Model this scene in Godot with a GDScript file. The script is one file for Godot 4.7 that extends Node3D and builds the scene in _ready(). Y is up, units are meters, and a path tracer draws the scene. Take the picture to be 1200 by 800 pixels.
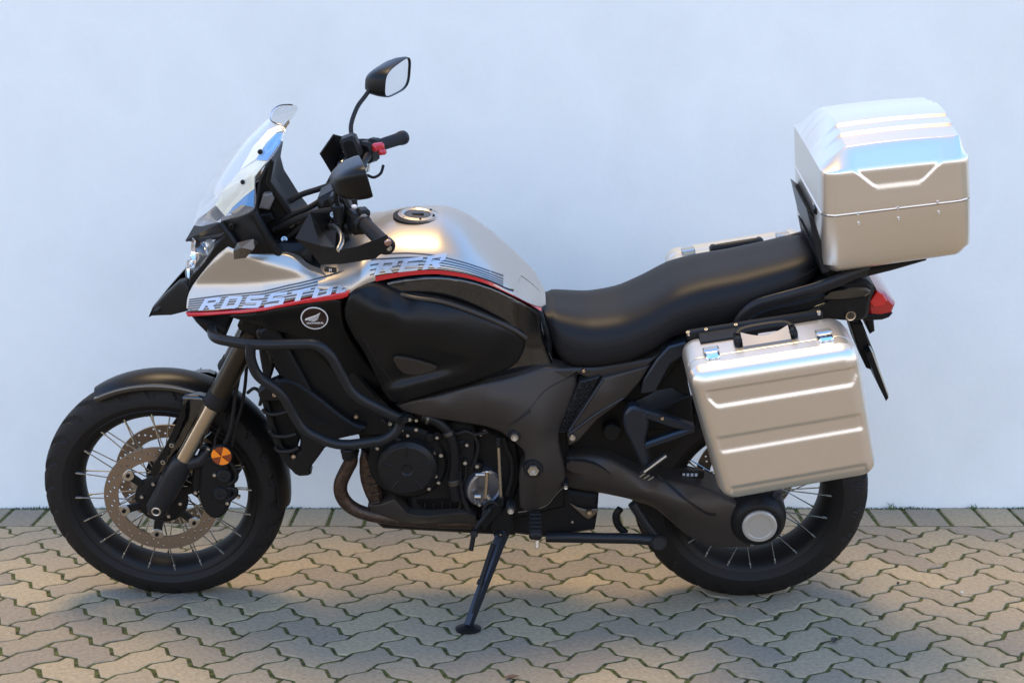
extends Node3D

const LEAN := 0.21878
var M := {}
var bike: Node3D
var used := {}
var rng := RandomNumberGenerator.new()


class G:
	var t := PackedVector3Array()
	func tri(a: Vector3, b: Vector3, c: Vector3) -> void:
		t.append(a); t.append(b); t.append(c)
	func quad(a: Vector3, b: Vector3, c: Vector3, d: Vector3) -> void:
		t.append(a); t.append(b); t.append(c)
		t.append(a); t.append(c); t.append(d)
	func strip(r0: PackedVector3Array, r1: PackedVector3Array, closed: bool) -> void:
		var n := r0.size()
		for i in (n if closed else n - 1):
			var j := (i + 1) % n
			quad(r0[i], r0[j], r1[j], r1[i])
	func fan(r: PackedVector3Array, flip: bool) -> void:
		var c := Vector3.ZERO
		for p in r:
			c += p
		c /= r.size()
		for i in r.size():
			var j := (i + 1) % r.size()
			if flip:
				tri(c, r[j], r[i])
			else:
				tri(c, r[i], r[j])
	func solid(from: G) -> void:
		# appends a closed shape with its faces turned outwards
		var c := Vector3.ZERO
		for p in from.t:
			c += p
		c /= maxi(1, from.t.size())
		var vol := 0.0
		for i in range(0, from.t.size(), 3):
			vol += (from.t[i] - c).dot((from.t[i + 1] - c).cross(from.t[i + 2] - c))
		if vol > 0.0:
			for i in range(0, from.t.size(), 3):
				tri(from.t[i], from.t[i + 2], from.t[i + 1])
		else:
			t.append_array(from.t)


class Tps:
	var p: PackedVector3Array
	var w := PackedFloat64Array()
	func _init(pts: PackedVector3Array) -> void:
		p = pts
		var n := p.size()
		var m := n + 3
		var a := []
		for i in m:
			var row := PackedFloat64Array()
			row.resize(m + 1)
			row.fill(0.0)
			a.append(row)
		for i in n:
			for j in n:
				a[i][j] = k(Vector2(p[i].x - p[j].x, p[i].y - p[j].y).length_squared())
			a[i][i] += 3e-4
			a[i][n] = 1.0; a[i][n + 1] = p[i].x; a[i][n + 2] = p[i].y
			a[n][i] = 1.0; a[n + 1][i] = p[i].x; a[n + 2][i] = p[i].y
			a[i][m] = p[i].z
		for c in m:
			var best := c
			for r in range(c + 1, m):
				if absf(a[r][c]) > absf(a[best][c]):
					best = r
			var s = a[c]; a[c] = a[best]; a[best] = s
			for r in range(c + 1, m):
				var q: float = a[r][c] / a[c][c]
				if q != 0.0:
					for x in range(c, m + 1):
						a[r][x] -= q * a[c][x]
		w.resize(m)
		for c in range(m - 1, -1, -1):
			var s2: float = a[c][m]
			for x in range(c + 1, m):
				s2 -= a[c][x] * w[x]
			w[c] = s2 / a[c][c]
	func k(r2: float) -> float:
		return r2 * log(r2) if r2 > 1e-12 else 0.0
	func z(x: float, y: float) -> float:
		var n := p.size()
		var s := w[n] + w[n + 1] * x + w[n + 2] * y
		for i in n:
			var dx := x - p[i].x
			var dy := y - p[i].y
			s += w[i] * k(dx * dx + dy * dy)
		return s


class Facets extends Tps:
	# a fairing of flat faces that meet in soft creases; reach: distance from the middle of the bike along x
	var reach: PackedVector3Array
	var creases := []      # [line, change of slope below it]
	var top_slope := 0.0
	func _init(r: PackedVector3Array, slope: float, c: Array) -> void:
		reach = r
		top_slope = slope
		creases = c
	func along(p: PackedVector3Array, x: float, use_z: bool) -> float:
		var n := p.size() - 1
		for i in n:
			if x <= p[i + 1].x or i == n - 1:
				var f := (x - p[i].x) / (p[i + 1].x - p[i].x)
				return lerpf(p[i].z, p[i + 1].z, f) if use_z else lerpf(p[i].y, p[i + 1].y, f)
		return 0.0
	func soft(t: float) -> float:
		return 0.5 * (t + sqrt(t * t + 0.000036))
	func z(x: float, y: float) -> float:
		var s := along(reach, x, true)
		s -= top_slope * soft(y - along(creases[0], x, false))
		for i in range(1, creases.size(), 2):
			s += creases[i + 1] * soft(along(creases[i], x, false) - y)
		return s


class Scooped extends Tps:
	# a smooth panel with a wedge pressed into it between an upper and a lower line
	var up0: Vector3
	var up1: Vector3
	var lo0: Vector3
	var lo1: Vector3
	var deep := 0.019
	func z(x: float, y: float) -> float:
		var s := super.z(x, y)
		var t := (x - up0.x) / (up1.x - up0.x)
		if t <= 0.0 or t >= 1.0:
			return s
		var yu := lerpf(up0.y, up1.y, t)
		var yl := lerpf(lo0.y, lo1.y, t)
		var h := (yu - y) / maxf(.001, yu - yl)
		var dd := 0.0
		if h > 0.0 and h <= 1.0:
			dd = smoothstep(0.0, 1.0, h)
		elif h > 1.0:
			dd = 1.0 - smoothstep(0.0, .030, yl - y)
		return s - deep * dd * smoothstep(0.0, .22, t) * (1.0 - smoothstep(.55, 1.0, t))


func P(a: Array) -> PackedVector3Array:
	var r := PackedVector3Array()
	for i in range(0, a.size(), 3):
		r.append(Vector3(a[i], a[i + 1], a[i + 2]))
	return r


func mesh(g: G, angle := 35.0) -> ArrayMesh:
	var t := g.t
	var n := t.size() / 3
	var fn := PackedVector3Array()
	var un := PackedVector3Array()
	fn.resize(n); un.resize(n)
	var at := {}
	for i in n:
		var c := (t[i * 3 + 2] - t[i * 3]).cross(t[i * 3 + 1] - t[i * 3])
		fn[i] = c
		un[i] = c.normalized()
		for j in 3:
			var key := Vector3i((t[i * 3 + j] * 20000.0).round())
			if at.has(key):
				at[key].append(i)
			else:
				at[key] = [i]
	var lim := cos(deg_to_rad(angle))
	var nn := PackedVector3Array()
	nn.resize(n * 3)
	for i in n:
		for j in 3:
			var s := Vector3.ZERO
			for o in at[Vector3i((t[i * 3 + j] * 20000.0).round())]:
				if un[i].dot(un[o]) >= lim:
					s += fn[o]
			nn[i * 3 + j] = s.normalized() if s.length_squared() > 1e-24 else (un[i] if un[i] != Vector3.ZERO else Vector3.UP)
	var arr := []
	arr.resize(Mesh.ARRAY_MAX)
	arr[Mesh.ARRAY_VERTEX] = t
	arr[Mesh.ARRAY_NORMAL] = nn
	var m := ArrayMesh.new()
	m.add_surface_from_arrays(Mesh.PRIMITIVE_TRIANGLES, arr)
	return m


func flipped(g: G) -> G:      # the same shape on the other side of the motorcycle
	var r := G.new()
	for i in range(0, g.t.size(), 3):
		for j in [0, 2, 1]:
			r.t.append(g.t[i + j] * Vector3(1, 1, -1))
	return r


func numbered(parent: Node, called: String) -> String:
	var key := str(parent.get_instance_id()) + called
	used[key] = used.get(key, -1) + 1
	return called if used[key] == 0 else "%s_%03d" % [called, used[key]]


func part(called: String, parent: Node, g, mat: Material, angle := 35.0, label := "") -> MeshInstance3D:
	var o := MeshInstance3D.new()
	o.name = numbered(parent, called)
	o.mesh = g if g is Mesh else mesh(g, angle)
	o.material_override = mat
	if label:
		o.set_meta("label", label)
	parent.add_child(o, true)
	return o


func both(called: String, parent: Node, g: G, mat: Material, angle := 35.0) -> MeshInstance3D:
	var o := part(called, parent, g, mat, angle)
	part(called, parent, flipped(g), mat, angle)
	return o


func group(called: String, parent: Node) -> Node3D:
	var o := Node3D.new()
	o.name = numbered(parent, called)
	parent.add_child(o, true)
	return o


func smooth(p: PackedVector3Array, n := 6) -> PackedVector3Array:
	var r := PackedVector3Array()
	for i in p.size() - 1:
		var a := p[maxi(i - 1, 0)]
		var d := p[mini(i + 2, p.size() - 1)]
		for k in n:
			r.append(p[i].cubic_interpolate(p[i + 1], a, d, float(k) / n))
	r.append(p[p.size() - 1])
	return r


func rounded(p: PackedVector3Array, rad: float, n := 5) -> PackedVector3Array:   # a bent bar: straight runs, round bends
	var r := PackedVector3Array([p[0]])
	for i in range(1, p.size() - 1):
		var a := p[i] - p[i - 1]
		var b := p[i + 1] - p[i]
		var d := minf(rad, minf(a.length(), b.length()) * 0.48)
		var s := p[i] - a.normalized() * d
		var e := p[i] + b.normalized() * d
		for k in n + 1:
			var f := float(k) / n
			r.append(s.lerp(p[i], f).lerp(p[i].lerp(e, f), f))
	r.append(p[p.size() - 1])
	return r


func tube(g: G, p: PackedVector3Array, r, sides := 12, flat := 1.0) -> void:
	var h := G.new()
	var prev := PackedVector3Array()
	var up := Vector3.ZERO
	for i in p.size():
		var d := (p[mini(i + 1, p.size() - 1)] - p[maxi(i - 1, 0)]).normalized()
		if up == Vector3.ZERO:
			up = Vector3(0, 0, 1) if absf(d.z) < 0.9 else Vector3(0, 1, 0)
		up = (up - d * up.dot(d)).normalized()
		var side := d.cross(up)
		var rr: float = r if r is float else r[i]
		var ring := PackedVector3Array()
		for k in sides:
			var a := TAU * k / sides
			ring.append(p[i] + (side * cos(a) + up * sin(a) * flat) * rr)
		if i == 0:
			h.fan(ring, false)
		else:
			h.strip(prev, ring, true)
		if i == p.size() - 1:
			h.fan(ring, true)
		prev = ring
	g.solid(h)


func lathe(g: G, prof: Array, c: Vector3, axis := Vector3(0, 0, 1), segs := 32, a0 := 0.0, a1 := TAU) -> void:
	var x := axis.cross(Vector3(0, 1, 0.001)).normalized()
	var y := axis.cross(x).normalized()
	var h := G.new()
	var full := a1 - a0 > TAU - 0.001
	for i in segs:
		var b0 := a0 + (a1 - a0) * i / segs
		var b1 := a0 + (a1 - a0) * (i + 1) / segs
		var d0 := x * cos(b0) + y * sin(b0)
		var d1 := x * cos(b1) + y * sin(b1)
		for j in prof.size() - 1:
			var u: Vector2 = prof[j]
			var v: Vector2 = prof[j + 1]
			var p0 := c + d0 * u.x + axis * u.y
			var p1 := c + d1 * u.x + axis * u.y
			var p2 := c + d1 * v.x + axis * v.y
			var p3 := c + d0 * v.x + axis * v.y
			if u.x > 1e-6:
				h.tri(p0, p1, p2)
			if v.x > 1e-6:
				h.tri(p0, p2, p3)
	g.solid(h)


func cyl(g: G, a: Vector3, b: Vector3, r: float, segs := 16, ch := 0.0) -> void:
	var l := a.distance_to(b)
	var k := minf(ch, minf(r, l) * 0.45)
	if k > 0.0:
		lathe(g, [Vector2(0, 0), Vector2(r - k, 0), Vector2(r, k), Vector2(r, l - k), Vector2(r - k, l), Vector2(0, l)], a, (b - a).normalized(), segs)
	else:
		lathe(g, [Vector2(0, 0), Vector2(r, 0), Vector2(r, l), Vector2(0, l)], a, (b - a).normalized(), segs)


func box(g: G, c: Vector3, s: Vector3, ch := 0.003, b := Basis()) -> void:
	var h := G.new()
	var rings := []
	var k := minf(ch, minf(s.x, minf(s.y, s.z)) * 0.45)
	for lv in [[-0.5 * s.z, k], [-0.5 * s.z + k, 0.0], [0.5 * s.z - k, 0.0], [0.5 * s.z, k]]:
		var x: float = s.x * 0.5 - lv[1]
		var y: float = s.y * 0.5 - lv[1]
		var r := PackedVector3Array()
		for q in [[-x + k, -y], [x - k, -y], [x, -y + k], [x, y - k], [x - k, y], [-x + k, y], [-x, y - k], [-x, -y + k]]:
			r.append(c + b * Vector3(q[0], q[1], lv[0]))
		rings.append(r)
	h.fan(rings[0], true)
	for i in 3:
		h.strip(rings[i], rings[i + 1], true)
	h.fan(rings[3], false)
	g.solid(h)


func inset(p: PackedVector2Array, d: float) -> PackedVector2Array:
	# every corner moves inwards by d; the outline runs either way round
	var area := 0.0
	var n := p.size()
	for i in n:
		area += p[i].cross(p[(i + 1) % n])
	var sg := 1.0 if area > 0.0 else -1.0
	var r := PackedVector2Array()
	for i in n:
		var a := (p[i] - p[(i + n - 1) % n]).normalized()
		var b := (p[(i + 1) % n] - p[i]).normalized()
		var m := (a.orthogonal() + b.orthogonal()) * -sg
		if m.length() < 0.2:
			m = a.orthogonal() * -sg
		m = m.normalized()
		var f := clampf(1.0 / maxf(0.35, m.dot(a.orthogonal() * -sg)), 0.5, 2.2)
		r.append(p[i] + m * d * f)
	return r


func xy(p: PackedVector3Array) -> PackedVector2Array:
	var r := PackedVector2Array()
	for v in p:
		r.append(Vector2(v.x, v.y))
	return r


func chaikin(p: PackedVector3Array, times := 1, cut := 0.22) -> PackedVector3Array:
	for k in times:
		var r := PackedVector3Array()
		for i in p.size():
			var b := p[(i + 1) % p.size()]
			r.append(p[i].lerp(b, cut))
			r.append(p[i].lerp(b, 1.0 - cut))
		p = r
	return p


func prism(g: G, outl: PackedVector3Array, z0: float, z1: float, bev := 0.003, soft := 0) -> void:
	# a plate cut to an outline, thick from z0 to z1, with bevelled rims
	var o := xy(chaikin(outl, soft) if soft else outl)
	var i0 := inset(o, bev)
	var tr := Geometry2D.triangulate_polygon(i0)
	if tr.is_empty():
		i0 = o
		tr = Geometry2D.triangulate_polygon(o)
	var h := G.new()
	var lv := func(q: PackedVector2Array, z: float) -> PackedVector3Array:
		var r := PackedVector3Array()
		for v in q:
			r.append(Vector3(v.x, v.y, z))
		return r
	var area := 0.0
	for i in o.size():
		area += o[i].cross(o[(i + 1) % o.size()])
	var rings := [lv.call(i0, z0), lv.call(o, z0 + bev), lv.call(o, z1 - bev), lv.call(i0, z1)]
	for i in 3:
		if area > 0.0:
			h.strip(rings[i + 1], rings[i], true)
		else:
			h.strip(rings[i], rings[i + 1], true)
	for i in range(0, tr.size(), 3):
		var a := tr[i]; var b := tr[i + 1]; var c := tr[i + 2]
		if (i0[b] - i0[a]).cross(i0[c] - i0[a]) > 0.0:
			var s := b; b = c; c = s
		h.tri(rings[3][a], rings[3][b], rings[3][c])
		h.tri(rings[0][a], rings[0][c], rings[0][b])
	g.t.append_array(h.t)


func edge_dist(q: Vector2, o: PackedVector2Array) -> float:
	var best := 1e9
	var n := o.size()
	for i in n:
		var a := o[i]
		var b := o[(i + 1) % n] - a
		var f := clampf((q - a).dot(b) / maxf(b.length_squared(), 1e-12), 0.0, 1.0)
		best = minf(best, (q - a - b * f).length_squared())
	return sqrt(best)


func panel(outl: PackedVector3Array, ctrl: PackedVector3Array, e := 0.012, depth := 0.03, grid := 0.012, soft := 1, drop := 0.8, given: Tps = null, off := 0.0) -> Array:
	# a body panel: its outline and a few inner points give a smooth skin, its rim is rolled inwards
	var pts := outl.duplicate()
	pts.append_array(ctrl)
	var tps: Tps = given if given else Tps.new(pts)
	var o3 := chaikin(outl, soft) if soft else outl
	var o := PackedVector2Array()
	var st := maxf(grid * 1.2, 0.004)
	for i in o3.size():
		var a := Vector2(o3[i].x, o3[i].y)
		var b3 := o3[(i + 1) % o3.size()]
		var b := Vector2(b3.x, b3.y)
		var n := maxi(1, int(ceil(a.distance_to(b) / st)))
		if a.distance_to(b) < 0.0008:
			continue
		for k in n:
			o.append(a.lerp(b, float(k) / n))
	var all := o.duplicate()
	if e > 0.0:
		for f in [0.18, 0.5, 1.0]:
			for q in inset(o, e * f):
				if Geometry2D.is_point_in_polygon(q, o) and edge_dist(q, o) > e * f * 0.9:
					all.append(q)
	var lo := o[0]
	var hi := o[0]
	for q in o:
		lo = lo.min(q); hi = hi.max(q)
	var y := lo.y + grid * 0.5
	var odd := 0
	while y < hi.y:
		var x := lo.x + grid * (0.5 if odd else 0.1)
		while x < hi.x:
			var q := Vector2(x, y)
			if Geometry2D.is_point_in_polygon(q, o) and edge_dist(q, o) > maxf(e * 1.25, grid * 0.5):
				all.append(q)
			x += grid
		y += grid * 0.87
		odd = 1 - odd
	var z := PackedFloat32Array()
	for i in all.size():
		var h := 0.0
		if e > 0.0:
			var d := 0.0 if i < o.size() else edge_dist(all[i], o)
			if d < e:
				var f := 1.0 - d / e
				h = e * drop * (1.0 - sqrt(maxf(0.0, 1.0 - f * f)))
		z.append(tps.z(all[i].x, all[i].y) - h + off)
	var g := G.new()
	var tr := Geometry2D.triangulate_delaunay(all)
	for i in range(0, tr.size(), 3):
		var a := tr[i]; var b := tr[i + 1]; var c := tr[i + 2]
		var cr := (all[b] - all[a]).cross(all[c] - all[a])
		if absf(cr) < 1e-10 or not Geometry2D.is_point_in_polygon((all[a] + all[b] + all[c]) / 3.0, o):
			continue
		if cr > 0.0:
			var s := b; b = c; c = s
		g.tri(Vector3(all[a].x, all[a].y, z[a]), Vector3(all[b].x, all[b].y, z[b]), Vector3(all[c].x, all[c].y, z[c]))
	if depth > 0.0:
		var area := 0.0
		for i in o.size():
			area += o[i].cross(o[(i + 1) % o.size()])
		for i in o.size():
			var j := (i + 1) % o.size()
			var a := Vector3(o[i].x, o[i].y, z[i])
			var b := Vector3(o[j].x, o[j].y, z[j])
			var dz := Vector3(0, 0, -depth)
			if area > 0.0:
				g.quad(a, b, b + dz, a + dz)
			else:
				g.quad(a, a + dz, b + dz, b)
	return [g, tps]


func shell(g: G, p: PackedVector3Array, faces: Array, thick: float) -> void:
	# a faceted plastic shell of even thickness
	var nrm := PackedVector3Array()
	nrm.resize(p.size())
	var edges := {}
	for f in faces:
		var n: Vector3 = (p[f[2]] - p[f[0]]).cross(p[f[1]] - p[f[0]]).normalized()
		for i in f.size():
			nrm[f[i]] += n
			edges[Vector2i(f[i], f[(i + 1) % f.size()])] = true
	var back := PackedVector3Array()
	for i in p.size():
		back.append(p[i] - nrm[i].normalized() * thick)
	for f in faces:
		for i in range(1, f.size() - 1):
			g.tri(p[f[0]], p[f[i]], p[f[i + 1]])
			g.tri(back[f[0]], back[f[i + 1]], back[f[i]])
	for e in edges:
		if not edges.has(Vector2i(e.y, e.x)):
			g.quad(p[e.y], p[e.x], back[e.x], back[e.y])


func bolt(parent: Node, c: Vector3, r: float, mat: Material, axis := Vector3(0, 0, 1), called := "bolt") -> void:
	var g := G.new()
	lathe(g, [Vector2(0, r * 0.15), Vector2(r * 0.42, r * 0.15), Vector2(r * 0.5, r * 0.75), Vector2(r * 0.85, r * 0.75), Vector2(r, r * 0.45), Vector2(r, -r), Vector2(0, -r)], c, axis, 12)
	part(called, parent, g, mat)


func letters(said: String, font: Font, tps: Tps, quad4: PackedVector3Array, off: float) -> ArrayMesh:
	# raised print that follows a panel: quad4 is the box of the text, from lower left round to upper left
	var tm := TextMesh.new()
	tm.text = said
	tm.font = font
	tm.font_size = 64
	tm.pixel_size = 0.01
	tm.depth = 0.1
	tm.curve_step = 2.0
	var arr := tm.get_mesh_arrays()
	var v: PackedVector3Array = arr[Mesh.ARRAY_VERTEX]
	var idx: PackedInt32Array = arr[Mesh.ARRAY_INDEX] if arr[Mesh.ARRAY_INDEX] != null else PackedInt32Array()
	var lo := v[0]
	var hi := v[0]
	for p in v:
		lo = lo.min(p); hi = hi.max(p)
	var g := G.new()
	var n := idx.size() if idx.size() else v.size()
	for i in n:
		var p := v[idx[i]] if idx.size() else v[i]
		var s := (p.x - lo.x) / (hi.x - lo.x)
		var t := (p.y - lo.y) / (hi.y - lo.y)
		var q := quad4[0].lerp(quad4[1], s).lerp(quad4[3].lerp(quad4[2], s), t)
		var zz := (tps.z(q.x, q.y) if tps else q.z) + off * (1.0 if p.z > (lo.z + hi.z) * 0.5 else -0.5)
		g.t.append(Vector3(q.x, q.y, zz))
	return mesh(g, 20.0)


func holed_disc(g: G, c: Vector3, radii: Array, n: int, thick: float, holes: Callable, hr: float) -> void:
	# a brake disc: rings of cells, some of them drilled through
	var h := G.new()
	var pt := func(r: float, a: float, z: float) -> Vector3:
		return c + Vector3(cos(a) * r, sin(a) * r, z)
	var zt := thick * 0.5
	for i in n:
		var a0 := TAU * i / n
		var a1 := TAU * (i + 1) / n
		for j in radii.size() - 1:
			var r0: float = radii[j]
			var r1: float = radii[j + 1]
			if holes.call(i, j):
				var rim := []
				for k in 8:
					var sq: Vector2 = [Vector2(0, 0), Vector2(.5, 0), Vector2(1, 0), Vector2(1, .5), Vector2(1, 1), Vector2(.5, 1), Vector2(0, 1), Vector2(0, .5)][k]
					rim.append([lerpf(r0, r1, sq.x), lerpf(a0, a1, sq.y)])
				var rm := (r0 + r1) * 0.5
				var am := (a0 + a1) * 0.5
				for k in 8:
					var l := (k + 1) % 8
					for s in [1.0, -1.0]:
						var z: float = zt * s
						var o0: Vector3 = pt.call(rim[k][0], rim[k][1], z)
						var o1: Vector3 = pt.call(rim[l][0], rim[l][1], z)
						var cc: Vector3 = pt.call(rm, am, z)
						var q0 := cc + (o0 - cc).normalized() * hr
						var q1 := cc + (o1 - cc).normalized() * hr
						if s > 0:
							h.quad(o0, q0, q1, o1)
						else:
							h.quad(o0, o1, q1, q0)
							var f0 := q0 + Vector3(0, 0, thick)
							var f1 := q1 + Vector3(0, 0, thick)
							h.quad(q0, q1, f1, f0)
			else:
				h.quad(pt.call(r0, a0, zt), pt.call(r0, a1, zt), pt.call(r1, a1, zt), pt.call(r1, a0, zt))
				h.quad(pt.call(r0, a0, -zt), pt.call(r1, a0, -zt), pt.call(r1, a1, -zt), pt.call(r0, a1, -zt))
		var rn: float = radii[0]
		var rx: float = radii[radii.size() - 1]
		h.quad(pt.call(rx, a0, zt), pt.call(rx, a1, zt), pt.call(rx, a1, -zt), pt.call(rx, a0, -zt))
		h.quad(pt.call(rn, a0, zt), pt.call(rn, a0, -zt), pt.call(rn, a1, -zt), pt.call(rn, a1, zt))
	g.t.append_array(h.t)


func block_letters(said: String, quad4: PackedVector3Array, zf: Callable, off: float, until := 1e9) -> ArrayMesh:
	# wide slanted capitals made of strokes; each is cut fine enough to follow the panel
	var shapes := {
		"R": [[0, 0, .28, 1], [.28, .78, .82, 1], [.28, .38, .82, .58], [.72, .52, 1, .94], [.5, 0, .95, .4]],
		"O": [[0, .06, .28, .94], [.72, .06, 1, .94], [.1, .78, .9, 1], [.1, 0, .9, .22]],
		"S": [[.06, .78, 1, 1], [0, .46, .28, .92], [.06, .4, .94, .6], [.72, .08, 1, .54], [0, 0, .94, .22]],
		"T": [[0, .78, 1, 1], [.34, 0, .64, .78]],
		"U": [[0, .06, .28, 1], [.72, .06, 1, 1], [.1, 0, .9, .22]],
		"E": [[0, 0, .28, 1], [.28, .78, 1, 1], [.28, .4, .9, .6], [.28, 0, 1, .22]]}
	var g := G.new()
	var n := said.length()
	for c in n:
		var lift := 0.0
		for b in shapes[said[c]]:
			lift += off * .04
			var leg: bool = said[c] == "R" and b[0] == .5
			for i in 4:
				for j in 3:
					var q := []
					for k in [[i, j], [i + 1, j], [i + 1, j + 1], [i, j + 1]]:
						var v: float = lerpf(b[1], b[3], k[1] / 3.0)
						var u: float = lerpf(b[0], b[2], k[0] / 4.0)
						if leg:
							u = lerpf(.66, .36, k[1] / 3.0) + .34 * k[0] / 4.0
						var s := (c + .06 + u * .80) / n
						var p := quad4[0].lerp(quad4[1], s).lerp(quad4[3].lerp(quad4[2], s), v)
						q.append(Vector3(p.x, p.y, zf.call(p.x, p.y) + off + lift))
					if q[1].x < until:
						g.quad(q[3], q[2], q[1], q[0])
	return mesh(g, 40.0)


func noise(freq: float, seed_ := 1, oct := 4, kind := FastNoiseLite.TYPE_SIMPLEX_SMOOTH, size := 512) -> NoiseTexture2D:
	var n := FastNoiseLite.new()
	n.seed = seed_
	n.noise_type = kind
	n.frequency = freq
	n.fractal_octaves = oct
	var t := NoiseTexture2D.new()
	t.width = size
	t.height = size
	t.seamless = true
	t.noise = n
	return t


func ramp(t: NoiseTexture2D, cols: Array) -> NoiseTexture2D:
	var g := Gradient.new()
	var offs := PackedFloat32Array()
	var cs := PackedColorArray()
	for i in cols.size():
		offs.append(float(i) / (cols.size() - 1))
		var c: Color = cols[i]
		cs.append(c.linear_to_srgb())
	g.offsets = offs
	g.colors = cs
	t.color_ramp = g
	return t


func ramp_grey(t: NoiseTexture2D, lo: float, hi: float) -> NoiseTexture2D:
	var g := Gradient.new()
	g.offsets = PackedFloat32Array([.2, .8])
	g.colors = PackedColorArray([Color(lo, lo, lo), Color(hi, hi, hi)])
	t.color_ramp = g
	return t


func mat(called: String, lin: Color, rough: float, metal := 0.0, coat := 0.0) -> StandardMaterial3D:
	var m := StandardMaterial3D.new()
	m.resource_name = called
	m.albedo_color = Color(lin.r, lin.g, lin.b).linear_to_srgb()
	m.roughness = rough
	m.metallic = metal
	if coat > 0.0:
		m.clearcoat_enabled = true
		m.clearcoat = coat
		m.clearcoat_roughness = 0.05
	return m


func grain(m: StandardMaterial3D, t: Texture2D, scale: float, cm: float, world := false) -> void:
	m.uv1_triplanar = true
	m.uv1_world_triplanar = world
	m.uv1_scale = Vector3.ONE * scale
	m.heightmap_enabled = true
	m.heightmap_texture = t
	m.heightmap_scale = cm


func materials() -> void:
	var fine := noise(0.09, 3, 3)
	var mid := noise(0.02, 5, 5)
	M.plastic = mat("matte black plastic", Color(.0085, .0080, .0075), .42)
	grain(M.plastic, fine, 14.0, 0.012)
	M.plastic_soft = mat("satin black cover", Color(.008, .0074, .0068), .33)
	grain(M.plastic_soft, fine, 18.0, 0.006)
	M.gloss = mat("gloss black paint", Color(.004, .004, .004), .12, 0.0, 1.0)
	M.satin = mat("satin black metal", Color(.020, .020, .0205), .34, 0.25)
	M.dark = mat("dark cast metal", Color(.014, .0135, .013), .46, 0.35)
	M.engine = mat("black engine paint", Color(.020, .0188, .0178), .38, 0.35)
	grain(M.engine, fine, 22.0, 0.012)
	M.grey = mat("grey cast cover", Color(.048, .040, .033), .38, 0.3)
	grain(M.grey, fine, 22.0, 0.01)
	M.silver = mat("silver paint", Color(.50, .445, .375), .36, 0.85, 0.3)
	M.case = mat("anodised aluminium", Color(.81, .735, .635), .34, 0.9)
	grain(M.case, fine, 30.0, 0.003)
	M.case.roughness = 1.0
	M.case.roughness_texture = ramp_grey(noise(0.012, 61, 6), .31, .36)
	M.print = mat("grey print", Color(.08, .08, .085), .35, 0.5)
	M.letter = mat("pale silver print", Color(.46, .50, .56), .36, 0.45)
	M.red = mat("red pinstripe", Color(.55, .008, .015), .3, 0.0, 0.6)
	M.white = mat("white print", Color(.75, .73, .70), .4)
	M.rubber = mat("tyre rubber", Color(.013, .0112, .0098), .62)
	grain(M.rubber, mid, 9.0, 0.03)
	M.vinyl = mat("seat vinyl", Color(.0075, .0071, .0074), .45)
	grain(M.vinyl, noise(0.12, 9, 2, FastNoiseLite.TYPE_CELLULAR), 9.0, 0.025)
	M.chrome = mat("chrome", Color(.82, .82, .82), .12, 1.0)
	M.steel = mat("steel", Color(.55, .52, .47), .32, 1.0)
	M.spoke = mat("spoke steel", Color(.62, .60, .56), .25, 1.0)
	M.disc = mat("brake disc steel", Color(.30, .235, .175), .42, 0.9)
	grain(M.disc, mid, 20.0, 0.006)
	M.fork = mat("bronze fork tube", Color(.55, .46, .36), .24, 1.0)
	M.bronze = mat("dark bronze fork", Color(.045, .037, .028), .3, 0.8)
	M.pipe = mat("heat stained exhaust", Color(.13, .075, .05), .45, 0.7)
	M.pipe.uv1_triplanar = true
	M.pipe.uv1_scale = Vector3.ONE * 9.0
	M.pipe.albedo_texture = ramp(noise(0.012, 8, 4), [Color(.06, .036, .026), Color(.10, .065, .045), Color(.045, .03, .022), Color(.12, .08, .058)])
	M.pipe.albedo_color = Color.WHITE
	M.blue_metal = mat("blue black bracket", Color(.022, .027, .035), .36, 0.4)
	M.orange = mat("orange reflector", Color(.95, .24, .005), .18, 0.0, 1.0)
	M.tail = mat("red lens", Color(.40, .008, .008), .12, 0.0, 1.0)
	M.tail_bright = mat("bright red lens", Color(.62, .015, .015), .12, 0.0, 1.0)
	M.mirror = mat("mirror glass", Color(.86, .87, .88), .03, 1.0)
	M.cap = mat("dark fuel cap", Color(.10, .085, .07), .38, 0.8)
	M.glass = mat("clear screen", Color(.97, .97, .97), .03)
	M.glass.transparency = BaseMaterial3D.TRANSPARENCY_ALPHA
	M.glass.albedo_color = Color(.95, .96, .97, .10)
	M.lens = mat("headlight lens", Color(.97, .97, .97), .03)
	M.lens.transparency = BaseMaterial3D.TRANSPARENCY_ALPHA
	M.lens.albedo_color = Color(.95, .96, .97, .06)
	M.smoke = mat("smoked lens", Color(.03, .025, .02), .1, 0.0, 1.0)
	M.void = mat("dark gap", Color(.004, .004, .004), .7)
	M.badge = mat("brown black badge", Color(.03, .016, .012), .3, 0.0, 0.5)
	M.orange_dark = mat("dark amber facet", Color(.22, .035, .003), .25, 0.0, 0.8)
	M.drum = mat("blued steel drum", Color(.30, .30, .32), .3, 0.9)
	M.fork_dark = mat("dull bronze plate", Color(.16, .12, .08), .45, 0.6)
	M.stand = mat("dark blue stand", Color(.022, .026, .036), .35, 0.5)
	M.plate = mat("plate edge", Color(.55, .50, .36), .4)
	M.hubcap = mat("grey hub cap", Color(.42, .39, .34), .45, 0.3)
	M.pale_blue = mat("pale blue print", Color(.35, .42, .5), .5)
	M.support = mat("pale metal support", Color(.75, .70, .60), .25, 0.9)
	M.dash = mat("grey switch", Color(.16, .15, .14), .4)
	M.lever = mat("cast alloy lever", Color(.66, .63, .58), .3, 0.9)
	M.pinkish = mat("copper screw", Color(.45, .28, .22), .35, 0.8)
	M.handle_plate = mat("brushed handle plate", Color(.30, .29, .29), .5, 0.5)
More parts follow.
